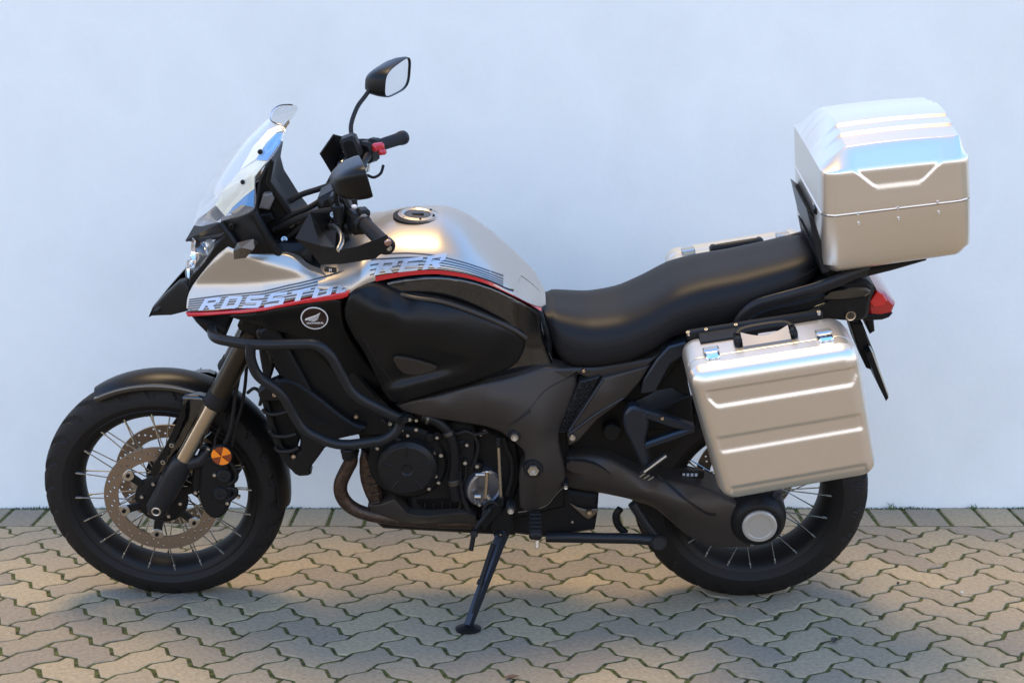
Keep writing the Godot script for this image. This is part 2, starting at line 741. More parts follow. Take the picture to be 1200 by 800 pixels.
	for k in ["plastic", "plastic_soft", "dark", "engine", "grey", "rubber", "vinyl", "satin"]:
		M[k].metallic_specular = 0.33
	M.painted_reflection = mat("pearl film", Color(.93, .88, .70), .28)  # pearl and blue: sky reflections on the screen, put into the colour
	M.painted_reflection.transparency = BaseMaterial3D.TRANSPARENCY_ALPHA
	M.painted_reflection.albedo_color = Color(1.0, .98, .88, .82)
	M.painted_reflection_blue = mat("blue film", Color(.2, .5, .85), .28)
	M.painted_reflection_blue.transparency = BaseMaterial3D.TRANSPARENCY_ALPHA
	M.painted_reflection_blue.albedo_color = Color(.45, .70, .93, .72)



func _ready() -> void:
	rng.seed = 7
	var cam := Camera3D.new()
	cam.name = "camera"
	cam.fov = 24.331
	cam.near = 0.05
	cam.far = 600.0
	cam.position = Vector3(0, 1.52986, 5.01514)
	cam.rotation = Vector3(-0.19029, 0, 0)
	add_child(cam)
	var env := Environment.new()
	env.background_mode = Environment.BG_SKY
	var sm := ProceduralSkyMaterial.new()
	sm.sky_top_color = Color(.40, .68, 1.0)
	sm.sky_horizon_color = Color(1.10, 1.055, .985)
	sm.sky_curve = 0.23
	sm.sky_energy_multiplier = 1.25
	sm.ground_bottom_color = Color(.45, .40, .34)
	sm.ground_horizon_color = Color(.62, .58, .52)
	sm.sun_angle_max = 50.0
	sm.sun_curve = 0.95
	var sky := Sky.new()
	sky.sky_material = sm
	env.sky = sky
	env.tonemap_mode = Environment.TONE_MAPPER_LINEAR
	env.tonemap_exposure = 1.36
	env.sdfgi_enabled = true
	env.ssao_enabled = true
	env.ssil_enabled = true
	var we := WorldEnvironment.new()
	we.name = "environment"
	we.environment = env
	add_child(we)
	var sun := DirectionalLight3D.new()
	sun.name = "sun"
	sun.light_color = Color(1.0, .88, .70)
	sun.light_energy = 0.54
	sun.light_angular_distance = 24.0
	sun.shadow_enabled = true
	var from := Vector3(-0.12, 1.0, -0.20).normalized()     # high, a little behind the wall
	sun.basis = Basis.looking_at(-from, Vector3(0, 0, -1))
	add_child(sun)
	materials()
	setting()
	motorcycle()


func setting() -> void:
	# the wall
	var g := G.new()
	box(g, Vector3(0, 0.83, -0.145), Vector3(24, 1.76, 0.25), 0.01)
	var wm := mat("pale blue plaster", Color(.70, .72, .76), .7)
	wm.albedo_color = Color.WHITE
	wm.albedo_texture = ramp(noise(0.004, 21, 5), [Color(.845, .835, .755), Color(.875, .865, .785), Color(.83, .82, .74)])
	wm.uv1_scale = Vector3.ONE * 0.35
	grain(wm, noise(0.08, 22, 5), 0.9, 0.035, true)
	wm.uv1_scale = Vector3.ONE * 0.9
	var wall := part("wall", self, g, wm)
	wall.set_meta("label", "smooth pale blue painted wall behind the motorcycle")
	wall.set_meta("category", "wall")
	# pavement: bedding with moss in the joints, then pavers
	var bm := mat("mossy joint sand", Color.WHITE, .95)
	bm.albedo_color = Color.WHITE
	bm.albedo_texture = ramp(noise(0.02, 31, 4), [Color(.03, .028, .010), Color(.05, .052, .010), Color(.115, .125, .018), Color(.045, .04, .015)])
	grain(bm, noise(0.1, 32, 3), 3.0, 0.5, true)
	var ground := MeshInstance3D.new()
	ground.name = "ground"
	var pm := PlaneMesh.new()
	pm.size = Vector2(500, 500)
	ground.mesh = pm
	var gm := mat("distant paving", Color(.36, .31, .26), .9)
	gm.albedo_color = Color.WHITE
	gm.albedo_texture = ramp(noise(0.03, 33, 5), [Color(.25, .20, .12), Color(.33, .25, .15)])
	gm.uv1_triplanar = true
	gm.uv1_world_triplanar = true
	gm.uv1_scale = Vector3.ONE * 0.5
	ground.material_override = gm
	ground.position.y = -0.03
	ground.set_meta("kind", "structure")
	add_child(ground)
	var pave := Node3D.new()
	pave.name = "pavement"
	pave.set_meta("kind", "structure")
	add_child(pave)
	g = G.new()
	box(g, Vector3(0, -0.0134, 4.0), Vector3(16, 0.02, 8.08), 0.001)
	part("joint_bed", pave, g, bm)
	var tones := []
	var base := [Color(.35, .272, .168), Color(.305, .242, .158), Color(.385, .297, .178), Color(.278, .222, .152), Color(.335, .262, .168)]
	var pn := noise(0.05, 41, 5)
	for i in base.size():
		var c: Color = base[i]
		var m := mat("concrete paver", c, .88)
		m.albedo_color = Color.WHITE
		m.albedo_texture = ramp(noise(0.05, 50 + i, 7), [c * 0.6, c * 0.92, c, c * 1.08, c * 1.35])
		grain(m, pn, 2.2, 0.2, true)
		m.uv1_offset = Vector3(i * 0.37, 0, i * 0.21)
		tones.append(m)
	# header course along the wall
	var hm := []
	for k in 3:
		g = G.new()
		box(g, Vector3.ZERO, Vector3(0.107, 0.03, 0.188), 0.004)
		hm.append(mesh(g))
	for i in range(-22, 23):
		var o := part("header_brick", pave, hm[abs(i) % 3], tones[(i * 7 + 66) % 5])
		o.position = Vector3(i * 0.1175 + 0.055, -0.0152 + rng.randf_range(-.001, .001), 0.076)
		o.rotation = Vector3(rng.randf_range(-.008, .008), rng.randf_range(-.012, .012), rng.randf_range(-.008, .008))
	# zigzag pavers, herringbone at 45 degrees; a unit is 0.1 m
	var meshes := []
	var paths := []
	for turned in 2:
		var path := PackedVector2Array()
		var cells := [[0, 0], [1, 0], [2, 0], [2, 1], [1, 1], [0, 1]] if turned == 0 else [[0, 0], [1, 0], [1, 1], [1, 2], [0, 2], [0, 1]]
		for i in 6:
			var a := Vector2(cells[i][0], cells[i][1]) * 0.1
			var b := Vector2(cells[(i + 1) % 6][0], cells[(i + 1) % 6][1]) * 0.1
			path.append_array(unit_edge(a, b))
		var rr := []
		for v in 8:
			rr.append(paver_mesh(path))
		meshes.append(rr)
		paths.append(path)
	var count := 0
	var far_a := []
	var all := []
	var r := sqrt(0.5)
	for i in range(-60, 120):
		for j in range(-110, 80):
			# herringbone: the cell (i, j) starts a flat paver when (i - j) % 4 is 0, an upright one when it is 3
			var md := posmod(i - j, 4)
			if md != 0 and md != 3:
				continue
			var turned := 0 if md == 0 else 1
			var u := i * 0.1 + 0.293 - 0.3
			var v := j * 0.1 + 0.081 - 0.1
			var mid := Vector2(u + (0.1 if turned == 0 else 0.05), v + (0.05 if turned == 0 else 0.1))
			var x := (mid.x - mid.y) * r
			var z := (mid.x + mid.y) * r
			if z < 0.10 or z > 6.0 or absf(x) > 4.2:
				continue
			all.append([u, v, turned, x, z])
	var bins := {}
	for a in all:
		var x: float = a[3]
		var z: float = a[4]
		var xf := Transform3D(Basis(Vector3.UP, -PI / 4), Vector3((a[0] - a[1]) * r, 0, (a[0] + a[1]) * r))
		xf.origin.y = rng.randf_range(-.0008, .0010)
		xf.basis = Basis(Vector3(1, 0, 0), rng.randf_range(-.006, .006)) * Basis(Vector3(0, 0, 1), rng.randf_range(-.006, .006)) * xf.basis
		var tone := rng.randi() % 5
		if z < 0.24 and absf(x) >= 2.02 - 0.27 * z:
			continue
		elif z < 1.55 and absf(x) < 2.02 - 0.27 * z and count < 300:
			var pick: ArrayMesh = meshes[a[2]][rng.randi() % 8]
			if z < 0.33:
				# cut along the header course
				var cut := PackedVector2Array()
				for p in paths[a[2]]:
					cut.append(Vector2((a[0] + p.x - a[1] - p.y) * r, (a[0] + p.x + a[1] + p.y) * r))
				var left := Geometry2D.intersect_polygons(cut, PackedVector2Array([Vector2(-5, .1745), Vector2(5, .1745), Vector2(5, 2), Vector2(-5, 2)]))
				if left.is_empty() or inset(left[0], .006).size() < 3:
					continue
				pick = paver_mesh(left[0])
				xf = Transform3D.IDENTITY
			elif z < 0.24:
				continue
			var o := part("paver", pave, pick, tones[tone])
			o.transform = xf
			count += 1
		else:
			var key := Vector2i(a[2], tone)
			if not bins.has(key):
				bins[key] = []
			bins[key].append(xf)
	print("pavers ", count, " of ", all.size())
	for key in bins:
		var mm := MultiMesh.new()
		mm.transform_format = MultiMesh.TRANSFORM_3D
		mm.mesh = meshes[key.x][0]
		mm.instance_count = bins[key].size()
		for i in bins[key].size():
			mm.set_instance_transform(i, bins[key][i])
		var o := MultiMeshInstance3D.new()
		o.name = numbered(pave, "outer_pavers")
		o.multimesh = mm
		o.material_override = tones[key.y]
		o.set_meta("kind", "stuff")
		pave.add_child(o, true)
	# a strip of moss where the wall meets the paving
	var st := G.new()
	for i in 5200:
		var x := rng.randf_range(-2.0, 2.0)
		var p := Vector3(x, -0.006, rng.randf_range(-0.02, -0.004))
		var n := 0.5 + 0.5 * sin(x * 23.0) * sin(x * 7.3 + 1.0)
		var hgt := rng.randf_range(.005, .010) + n * rng.randf_range(.0, .010)
		var d := Vector3(rng.randf_range(-.5, .5), 1, rng.randf_range(-.1, .5)).normalized()
		var w := Vector3(rng.randf_range(-1, 1), 0, rng.randf_range(-1, 1)).normalized() * 0.0022
		st.tri(p - w, p + d * hgt, p + w)
	var moss := part("moss", self, st, mat("moss", Color(.07, .095, .02), .9))
	moss.set_meta("kind", "stuff")
	moss.set_meta("label", "thin strip of green moss along the foot of the wall")
	moss.set_meta("category", "moss")
	# small weeds and litter
	for w in [[1.248, -0.004, 0.042, "small grass tuft at the wall foot beside the rear wheel"], [1.52, -0.006, 0.03, "tiny weed at the wall foot far right of the motorcycle"]]:
		st = G.new()
		for i in 9:
			var p := Vector3(w[0] + rng.randf_range(-.012, .012), -0.004, w[1])
			var d := Vector3(rng.randf_range(-.6, .6), 1, rng.randf_range(.0, .4)).normalized()
			var l: float = w[2] * rng.randf_range(.5, 1.0)
			var wd := Vector3(0.0013, 0, 0)
			st.quad(p - wd, p + d * l * .6 - wd, p + d * l * .6 + wd, p + wd)
			st.tri(p + d * l * .6 - wd, p + d * l + Vector3(d.x * .012, -.003, 0), p + d * l * .6 + wd)
		var o := part("grass_tuft", self, st, mat("grass blade", Color(.10, .14, .04), .7))
		o.set_meta("label", w[3])
		o.set_meta("category", "grass")
	for w in [[0.0, 1.40, 0.4, "brown fallen leaf near the front edge of the paving"], [0.83, 1.16, 1.2, "dark dry leaf scrap on the paving in front of the rear wheel"]]:
		st = G.new()
		var c := Vector3(w[0], 0.003, w[1])
		var b := Basis(Vector3.UP, w[2])
		var rim := []
		for k in 10:
			var a := TAU * k / 10
			rim.append(c + b * Vector3(cos(a) * .021 * (1.0 if k % 2 == 0 else .8), .002 + .004 * absf(sin(a)), sin(a) * .009))
		for k in 10:
			st.tri(c, rim[k], rim[(k + 1) % 10])
		var o := part("dry_leaf", self, st, mat("dry leaf", Color(.16, .085, .05) if w[1] > 1.3 else Color(.06, .045, .03), .8))
		o.set_meta("label", w[3])
		o.set_meta("category", "leaf")
	for w in [[1.10, 0.72, "small dark pebble on the paving right of the rear wheel"], [1.26, 0.80, "pale pebble in a joint at the right of the paving"]]:
		st = G.new()
		lathe(st, [Vector2(0, .004), Vector2(.003, .0032), Vector2(.0045, 0), Vector2(.003, -.003), Vector2(0, -.004)], Vector3(w[0], .003, w[1]), Vector3.UP, 7)
		var o := part("pebble", self, st, mat("pebble", Color(.05, .04, .035) if w[0] < 1.2 else Color(.6, .58, .55), .7))
		o.set_meta("label", w[2])
		o.set_meta("category", "pebble")


func unit_edge(a: Vector2, b: Vector2) -> PackedVector2Array:
	# the zigzag is fixed to the grid, so neighbours interlock
	var flat := absf(b.x - a.x) > absf(b.y - a.y)
	var fwd := (b.x > a.x) if flat else (b.y > a.y)
	var s := a if fwd else b
	var d := Vector2(1, 0) if flat else Vector2(0, 1)
	var n := Vector2(0, 1) if flat else Vector2(1, 0)
	var amp := -0.0115 if flat else 0.0095
	var p1 := s + d * 0.027 + n * amp
	var p2 := s + d * 0.073 - n * amp
	return PackedVector2Array([a, p1, p2] if fwd else [a, p2, p1])


func paver_mesh(path: PackedVector2Array) -> ArrayMesh:
	# seen from above x runs along u and z along v
	var o := PackedVector2Array()
	var mid := Vector2.ZERO
	for p in path:
		mid += p / path.size()
	for p in inset(path, 0.0045):
		var worn := rng.randf_range(.002, .005) if rng.randf() < .16 else 0.0
		o.append(p + (mid - p).normalized() * worn + Vector2(rng.randf_range(-.0010, .0010), rng.randf_range(-.0010, .0010)))
	var i1 := inset(o, 0.0034)
	var g := G.new()
	var tr := Geometry2D.triangulate_polygon(i1)
	if tr.is_empty():      # worn corners can cross: take the plain outline
		o = inset(path, 0.0045)
		i1 = inset(o, 0.0025)
		tr = Geometry2D.triangulate_polygon(i1)
	if tr.is_empty():
		i1 = o.duplicate()
		tr = Geometry2D.triangulate_polygon(i1)
	var r0 := PackedVector3Array()
	var r1 := PackedVector3Array()
	var r2 := PackedVector3Array()
	for i in o.size():
		r0.append(Vector3(i1[i].x, rng.randf_range(-.0004, .0004), i1[i].y))
		r1.append(Vector3(o[i].x, -.003 + rng.randf_range(-.0006, .0004), o[i].y))
		r2.append(Vector3(o[i].x, -.02, o[i].y))
	for i in range(0, tr.size(), 3):
		var a := r0[tr[i]]; var b := r0[tr[i + 1]]; var c := r0[tr[i + 2]]
		if (c - a).cross(b - a).y < 0.0:
			g.tri(a, c, b)
		else:
			g.tri(a, b, c)
	var area := 0.0
	for i in o.size():
		area += o[i].cross(o[(i + 1) % o.size()])
	for pr in [[r0, r1], [r1, r2]]:
		if area > 0.0:
			g.strip(pr[1], pr[0], true)
		else:
			g.strip(pr[0], pr[1], true)
	return mesh(g, 60.0)



func motorcycle() -> void:
	bike = Node3D.new()
	bike.name = "motorcycle"
	bike.position = Vector3(-0.14776, 0, 0.76631)
	bike.rotation = Vector3(LEAN, -0.00224, 0)
	bike.set_meta("label", "black and silver adventure touring motorcycle with metal luggage cases leaning on its side stand")
	bike.set_meta("category", "motorcycle")
	add_child(bike)
	wheels()
	front_end()
	body()
	engine_bay()
	rear_end()
	cockpit()
	luggage()


func tyre(g: G, c: Vector3, prof: Array, segs: int, pitch: int, groove: float) -> void:
	var h := G.new()
	var rings := []
	for i in segs:
		var a := TAU * i / segs
		var r := PackedVector3Array()
		for q in prof:
			var rad: float = q.x
			var az := absf(q.y)
			if q.z > 0.0:
				var f := fposmod(float(i) / segs * pitch + az * groove * (1.0 if q.y > 0 else 1.0) + (0.5 if q.y > 0 else 0.0), 1.0)
				if f < 0.25:
					rad -= 0.009 * q.z
			r.append(c + Vector3(cos(a) * rad, sin(a) * rad, q.y))
		rings.append(r)
	for i in segs:
		h.strip(rings[i], rings[(i + 1) % segs], false)
	g.solid(h)


func tyre_profile(bead: float, crown: float, half: float) -> Array:
	var r := []
	r.append(Vector3(bead - 0.004, -half * 0.72, 0))
	r.append(Vector3(bead + 0.006, -half * 0.84, 0))
	var n := 26
	for i in n + 1:
		var s := -1.0 + 2.0 * i / n
		var z := half * sin(s * 1.25) / sin(1.25)
		var d := absf(s)
		var rad := crown - (crown - bead - 0.022) * pow(d, 2.7)
		if d > .86 and d < .93:
			z *= 1.018
		r.append(Vector3(rad, z, 1.0 if d > 0.15 and d < 0.80 else 0.0))
	r.append(Vector3(bead + 0.006, half * 0.84, 0))
	r.append(Vector3(bead - 0.004, half * 0.72, 0))
	return r


func spokes(node: Node3D, c: Vector3, n: int, r0: float, z0: float, r1: float, z1: float) -> void:
	for i in n:
		var s := 1.0 if i % 2 == 0 else -1.0
		var lead := 0.42 if (i / 2) % 2 == 0 else -0.42
		var a := TAU * (i + 0.3) / n
		var p0 := c + Vector3(cos(a + lead) * r0, sin(a + lead) * r0, z0 * s)
		var p1 := c + Vector3(cos(a) * r1, sin(a) * r1, z1 * s)
		var g := G.new()
		tube(g, PackedVector3Array([p0, p1]), 0.0019, 6)
		tube(g, PackedVector3Array([p0.lerp(p1, .90), p1]), 0.0031, 6)
		part("spoke", node, g, M.spoke)


func wheels() -> void:
	var c := Vector3(-.7975, .329, 0)
	var w := group("front_wheel", bike)
	var g := G.new()
	tyre(g, c, tyre_profile(.249, .329, .057), 360, 26, 22.0)
	part("tyre", w, g, M.rubber, 30.0)
	g = G.new()
	var side := [Vector2(.2535, .0445), Vector2(.2555, .047), Vector2(.2525, .0495), Vector2(.243, .046), Vector2(.234, .038), Vector2(.226, .024), Vector2(.222, .0)]
	var prof := side.duplicate()
	for i in range(5, -1, -1):
		prof.append(Vector2(side[i].x, -side[i].y))
	for i in 7:
		var q: Vector2 = prof[12 - i]
		prof.append(Vector2(q.x + .008, q.y * .86))
	for i in range(5, -1, -1):
		prof.append(Vector2(side[i].x + .008, side[i].y * .86))
	prof.append(side[0])
	lathe(g, prof, c, Vector3(0, 0, 1), 120)
	part("rim", w, g, M.dark)
	spokes(w, c, 40, .045, .036, .246, .0415)
	g = G.new()
	lathe(g, [Vector2(0, -.062), Vector2(.03, -.062), Vector2(.045, -.055), Vector2(.052, -.04), Vector2(.03, -.03), Vector2(.026, 0), Vector2(.03, .03), Vector2(.052, .04), Vector2(.045, .055), Vector2(.03, .062), Vector2(0, .062)], c, Vector3(0, 0, 1), 32)
	part("hub", w, g, M.dark)
	for s in [1.0, -1.0]:
		g = G.new()
		holed_disc(g, c + Vector3(0, 0, .068 * s), [.1165, .1245, .1335, .1425, .1505, .1550], 60, .0055, func(i: int, j: int) -> bool: return (j == 1 and i % 3 == 0) or (j == 2 and i % 3 == 1) or (j == 3 and i % 3 == 2), .0036)
		part("brake_disc", w, g, M.disc, 30.0)
		# black carrier with six arms, then pale bobbins
		g = G.new()
		lathe(g, [Vector2(0, 0), Vector2(.066, 0), Vector2(.072, .004), Vector2(.066, .008), Vector2(.04, .012), Vector2(0, .012)], c + Vector3(0, 0, .062 * s if s > 0 else -.074), Vector3(0, 0, 1), 40)
		for k in 6:
			var a := TAU * k / 6 - 0.72
			box(g, c + Vector3(cos(a) * .086, sin(a) * .086, .068 * s), Vector3(.046, .024, .007), .003, Basis(Vector3(0, 0, 1), a))
		part("disc_carrier", w, g, M.dark)
		for k in 6:
			var a := TAU * k / 6 - 0.72
			g = G.new()
			var q := c + Vector3(cos(a) * .110, sin(a) * .110, .068 * s)
			prism(g, PackedVector3Array([q + Basis(Vector3(0, 0, 1), a) * Vector3(-.016, -.010, 0), q + Basis(Vector3(0, 0, 1), a) * Vector3(.012, -.021, 0), q + Basis(Vector3(0, 0, 1), a) * Vector3(.012, .021, 0), q + Basis(Vector3(0, 0, 1), a) * Vector3(-.016, .010, 0)]), q.z - .004, q.z + .004, .001, 2)
			lathe(g, [Vector2(0, 0), Vector2(.009, 0), Vector2(.0105, .002), Vector2(.0105, .010), Vector2(0, .010)], q + Vector3(0, 0, -.005), Vector3(0, 0, 1), 16)
			part("disc_bobbin", w, g, M.steel)
			bolt(w, q + Vector3(0, 0, .006 * s), .0055, M.dark, Vector3(0, 0, s), "disc_rivet")
	for k in 6:
		var a := TAU * k / 6 - 0.2
		bolt(w, c + Vector3(cos(a) * .052, sin(a) * .052, .076), .0055, M.steel)
	# rear
	var d := Vector3(.7975, .321, 0)
	w = group("rear_wheel", bike)
	g = G.new()
	tyre(g, d, tyre_profile(.222, .321, .077), 360, 22, 16.0)
	part("tyre", w, g, M.rubber, 30.0)
	g = G.new()
	side = [Vector2(.2265, .058), Vector2(.2285, .061), Vector2(.2255, .064), Vector2(.216, .060), Vector2(.206, .048), Vector2(.198, .03), Vector2(.194, .0)]
	prof = side.duplicate()
	for i in range(5, -1, -1):
		prof.append(Vector2(side[i].x, -side[i].y))
	for i in 7:
		var q: Vector2 = prof[12 - i]
		prof.append(Vector2(q.x + .008, q.y * .86))
	for i in range(5, -1, -1):
		prof.append(Vector2(side[i].x + .008, side[i].y * .86))
	prof.append(side[0])
	lathe(g, prof, d, Vector3(0, 0, 1), 120)
	part("rim", w, g, M.dark)
	spokes(w, d, 40, .06, .045, .219, .056)
	g = G.new()
	lathe(g, [Vector2(0, -.08), Vector2(.05, -.08), Vector2(.066, -.05), Vector2(.05, -.035), Vector2(.045, .03), Vector2(.07, .045), Vector2(.07, .08), Vector2(0, .08)], d, Vector3(0, 0, 1), 32)
	part("hub", w, g, M.dark)
	g = G.new()
	holed_disc(g, d + Vector3(0, 0, -.085), [.100, .112, .122, .130, .138], 60, .0055, func(i: int, j: int) -> bool: return (j == 1 and i % 2 == 0) or (j == 2 and i % 4 == 1), .0034)
	for k in 5:
		var a := TAU * k / 5
		box(g, d + Vector3(cos(a) * .082, sin(a) * .082, -.085), Vector3(.05, .03, .006), .002, Basis(Vector3(0, 0, 1), a))
	part("brake_disc", w, g, M.disc, 30.0)


func front_end() -> void:
	var c := Vector3(-.7975, .329, 0)
	# forks
	for s in [1.0, -1.0]:
		var fl := group("fork_leg", bike)
		var f := Vector3(1, 1, s)
		var top := Vector3(-.395, 1.046, .108) * f
		var mid := Vector3(-.615, .651, .108) * f
		var low := Vector3(-.722, .466, .108) * f
		var ax := Vector3(-.7975, .329, .108) * f
		var dir := (mid - top).normalized()
		var g := G.new()
		tube(g, PackedVector3Array([top, mid - dir * .02, mid]), [.0275, .0275, .0275], 28)
		part("upper_tube", fl, g, M.bronze)
		g = G.new()
		lathe(g, [Vector2(0, -.006), Vector2(.026, -.006), Vector2(.0295, -.002), Vector2(.0295, .014), Vector2(.0315, .018), Vector2(.0315, .030), Vector2(.028, .036), Vector2(0, .036)], mid - dir * .008, dir, 28)
		part("dust_seal", fl, g, M.rubber)
		g = G.new()
		tube(g, PackedVector3Array([mid, low]), .0215, 28)
		part("slider", fl, g, M.fork)
		g = G.new()
		tube(g, PackedVector3Array([low - dir * .006, low + dir * .012, low + dir * .05, ax - dir * .02, ax + dir * .012, ax + dir * .03]), PackedFloat32Array([.024, .030, .0325, .030, .030, .018]), 24)
		tube(g, PackedVector3Array([low + dir * .02, (low + Vector3(.05, .0, 0)), (low + Vector3(.075, .03, 0))]), PackedFloat32Array([.02, .018, .012]), 12)
		part("axle_lug", fl, g, M.satin)
		g = G.new()
		var e := ax + Vector3(0, 0, .027 * s)
		lathe(g, [Vector2(.0085, -.01), Vector2(.0085, .006), Vector2(.0105, .007), Vector2(.013, .006), Vector2(.0135, -.01), Vector2(.0085, -.01)], e, Vector3(0, 0, s), 24)
		part("axle_end", fl, g, M.steel)
		g = G.new()
		tube(g, PackedVector3Array([ax, Vector3(ax.x, ax.y, 0)]), .011, 14)
		part("axle", fl, g, M.steel)
		for k in [.25, .7]:
			bolt(fl, low.lerp(ax, k) + Vector3(-.026, -.01, .016 * s), .004, M.steel, Vector3(-.5, -.3, .8 * s).normalized())
	# triple clamp and steering head
	var g := G.new()
	box(g, Vector3(-.415, 1.02, 0), Vector3(.07, .035, .29), .008, Basis(Vector3(0, 0, 1), -.49))
	box(g, Vector3(-.505, .86, 0), Vector3(.075, .045, .29), .008, Basis(Vector3(0, 0, 1), -.49))
	tube(g, PackedVector3Array([Vector3(-.36, 1.03, 0), Vector3(-.46, .84, 0)]), .032, 16)
	part("triple_clamp", bike, g, M.dark)
	# fender
	g = G.new()
	var rings := []
	var an := 40
	for i in an + 1:
		var t := float(i) / an
		var a := deg_to_rad(lerpf(119.0, -8.0, t))
		var rr := .342 + .010 * sin(clampf(t * 1.9, 0, 1) * PI * .5) - .012 * smoothstep(.45, 1.0, t)
		var half := .063 - .006 * smoothstep(.5, .75, t)
		half *= 0.62 + 0.38 * sqrt(clampf(t * 9.0, 0, 1))
		var r := PackedVector3Array()
		var sec := []
		for k in 11:
			var z := -1.0 + 0.2 * k
			sec.append(Vector2(z * half, -.026 * pow(absf(z), 2.4)))
		for q in sec:
			r.append(c + Vector3(cos(a), sin(a), 0) * (rr + q.y) + Vector3(0, 0, q.x))
		for k in range(10, -1, -1):
			var q: Vector2 = sec[k]
			r.append(c + Vector3(cos(a), sin(a), 0) * (rr + q.y - .004) + Vector3(0, 0, q.x * .97))
		rings.append(r)
	var h := G.new()
	h.fan(rings[0], false)
	for i in an:
		h.strip(rings[i], rings[i + 1], true)
	h.fan(rings[an], true)
	g.solid(h)
	var fender := part("front_fender", bike, g, M.plastic_soft, 50.0)
	# lower lip of the fender and its stay beside the fork
	g = G.new()
	rings = []
	for i in 15:
		var a := deg_to_rad(lerpf(117.5, 66.0, i / 14.0))
		var rr := .333 + .003 * i / 14.0
		var r := PackedVector3Array()
		for q in [[.0, .054], [.001, .062], [-.006, .066], [-.012, .065], [-.009, .059]]:
			r.append(c + Vector3(cos(a), sin(a), 0) * (rr + q[0]) + Vector3(0, 0, q[1]))
		rings.append(r)
	h = G.new()
	h.fan(rings[0], false)
	for i in 14:
		h.strip(rings[i], rings[i + 1], true)
	h.fan(rings[14], true)
	g.solid(h)
	part("fender_lip", fender, g, M.gloss, 50.0)
	var pr := panel(P([-.715, .644, .088, -.657, .644, .088, -.641, .619, .088, -.663, .565, .088, -.704, .499, .088, -.745, .441, .088, -.77, .413, .088, -.798, .407, .088, -.806, .425, .088, -.779, .474, .088, -.737, .535, .088, -.72, .58, .088, -.715, .619, .088]),
			P([-.686, .585, .098]), .010, .02, .012, 1)
	both("fender_stay", fender, pr[0], M.gloss)
	g = G.new()
	prism(g, P([-.709, .625, .1, -.698, .635, .1, -.717, .561, .1, -.76, .483, .1, -.795, .419, .1, -.805, .429, .1, -.806, .447, .1, -.77, .498, .1, -.732, .571, .1]), .103, .120, .004, 1)
	both("stay_cover", fender, g, M.plastic_soft)
	bolt(fender, Vector3(-.744, .517, .118), .007, M.steel)
	bolt(fender, Vector3(-.771, .467, .118), .007, M.steel)
	# brake caliper
	for s in [1.0, -1.0]:
		var cal := group("brake_caliper", bike)
		g = G.new()
		prism(g, P([-.675, .46, .09, -.657, .488, .09, -.615, .485, .09, -.595, .439, .09, -.59, .388, .09, -.6, .341, .09, -.628, .299, .09, -.656, .294, .09, -.677, .32, .09, -.687, .372, .09]), .085, .122, .008, 1)
		part("caliper_body", cal, g if s > 0 else flipped(g), M.dark)
		for q in [Vector3(-.614, .429, .118), Vector3(-.627, .375, .118)]:
			g = G.new()
			lathe(g, [Vector2(0, -.02), Vector2(.021, -.02), Vector2(.021, .006), Vector2(.017, .012), Vector2(.008, .012), Vector2(.007, .009), Vector2(0, .009)], q, Vector3(.25, .1, 1).normalized(), 24)
			part("piston_cap", cal, g if s > 0 else flipped(g), M.satin)
		g = G.new()
		prism(g, P([-.682, .485, .09, -.663, .506, .09, -.641, .495, .09, -.654, .442, .09, -.672, .388, .09, -.692, .365, .09, -.709, .378, .09, -.7, .434, .09]), .07, .106, .006, 1)
		tube(g, rounded(P([-.598, .47, .118, -.58, .439, .118, -.581, .414, .118, -.603, .398, .118]), .02), .006, 10)
		tube(g, rounded(P([-.608, .388, .118, -.581, .385, .118, -.59, .36, .118, -.615, .352, .118]), .02), .006, 10)
		part("caliper_bracket", cal, g if s > 0 else flipped(g), M.dark)
		for q in [Vector3(-.65, .502, .112), Vector3(-.659, .446, .112), Vector3(-.694, .372, .112), Vector3(-.637, .433, .126), Vector3(-.609, .348, .126), Vector3(-.581, .36, .115)]:
			bolt(cal, q * Vector3(1, 1, s), .0055, M.steel, Vector3(0, 0, s))
	# side reflector: amber lens of six facets
	g = G.new()
	var rc := Vector3(-.613, .493, .131)
	lathe(g, [Vector2(0, -.014), Vector2(.0285, -.014), Vector2(.030, -.010), Vector2(.030, .002), Vector2(.028, .004), Vector2(.026, .002), Vector2(0, .001)], rc, Vector3(0, 0, 1), 36)
	var refl := part("side_reflector", bike, g, M.dark)
	for k in 6:
		g = G.new()
		var a0 := TAU * k / 6 + .25
		var r := PackedVector3Array()
		var cc := rc + Vector3(0, 0, .0065 if k % 2 == 0 else .0035)
		var m := G.new()
		for j in 6:
			var a := a0 + TAU / 6 * j / 5.0
			r.append(rc + Vector3(cos(a) * .0265, sin(a) * .0265, .0035))
		for j in 5:
			m.tri(cc, r[j + 1], r[j])
		m.tri(rc + Vector3(cos(a0 + .5) * .004, sin(a0 + .5) * .004, .0032), r[0], r[5])
		g.t.append_array(m.t)
		part("lens_facet", refl, g, M.orange if k % 2 == 0 else M.orange_dark, 10.0)
	# hoses to the caliper
	g = G.new()
	tube(g, smooth(P([-.554, .787, .06, -.555, .728, .09, -.568, .66, .11, -.579, .596, .12, -.591, .551, .12, -.607, .516, .12])), .0055, 10)
	part("brake_hose", bike, g, M.rubber)
	g = G.new()
	tube(g, smooth(P([-.541, .784, .03, -.545, .695, .07, -.555, .63, .09, -.574, .566, .11, -.593, .491, .11])), .0045, 10)
	part("brake_hose", bike, g, M.rubber)
	g = G.new()
	tube(g, smooth(P([-.616, .561, .1, -.633, .523, .1, -.629, .496, .11])), .004, 8)
	part("brake_hose", bike, g, M.rubber)
	g = G.new()
	tube(g, smooth(P([-.529, .683, .15, -.511, .7, .16, -.498, .693, .16, -.493, .674, .16, -.5, .649, .15])), .0045, 10)
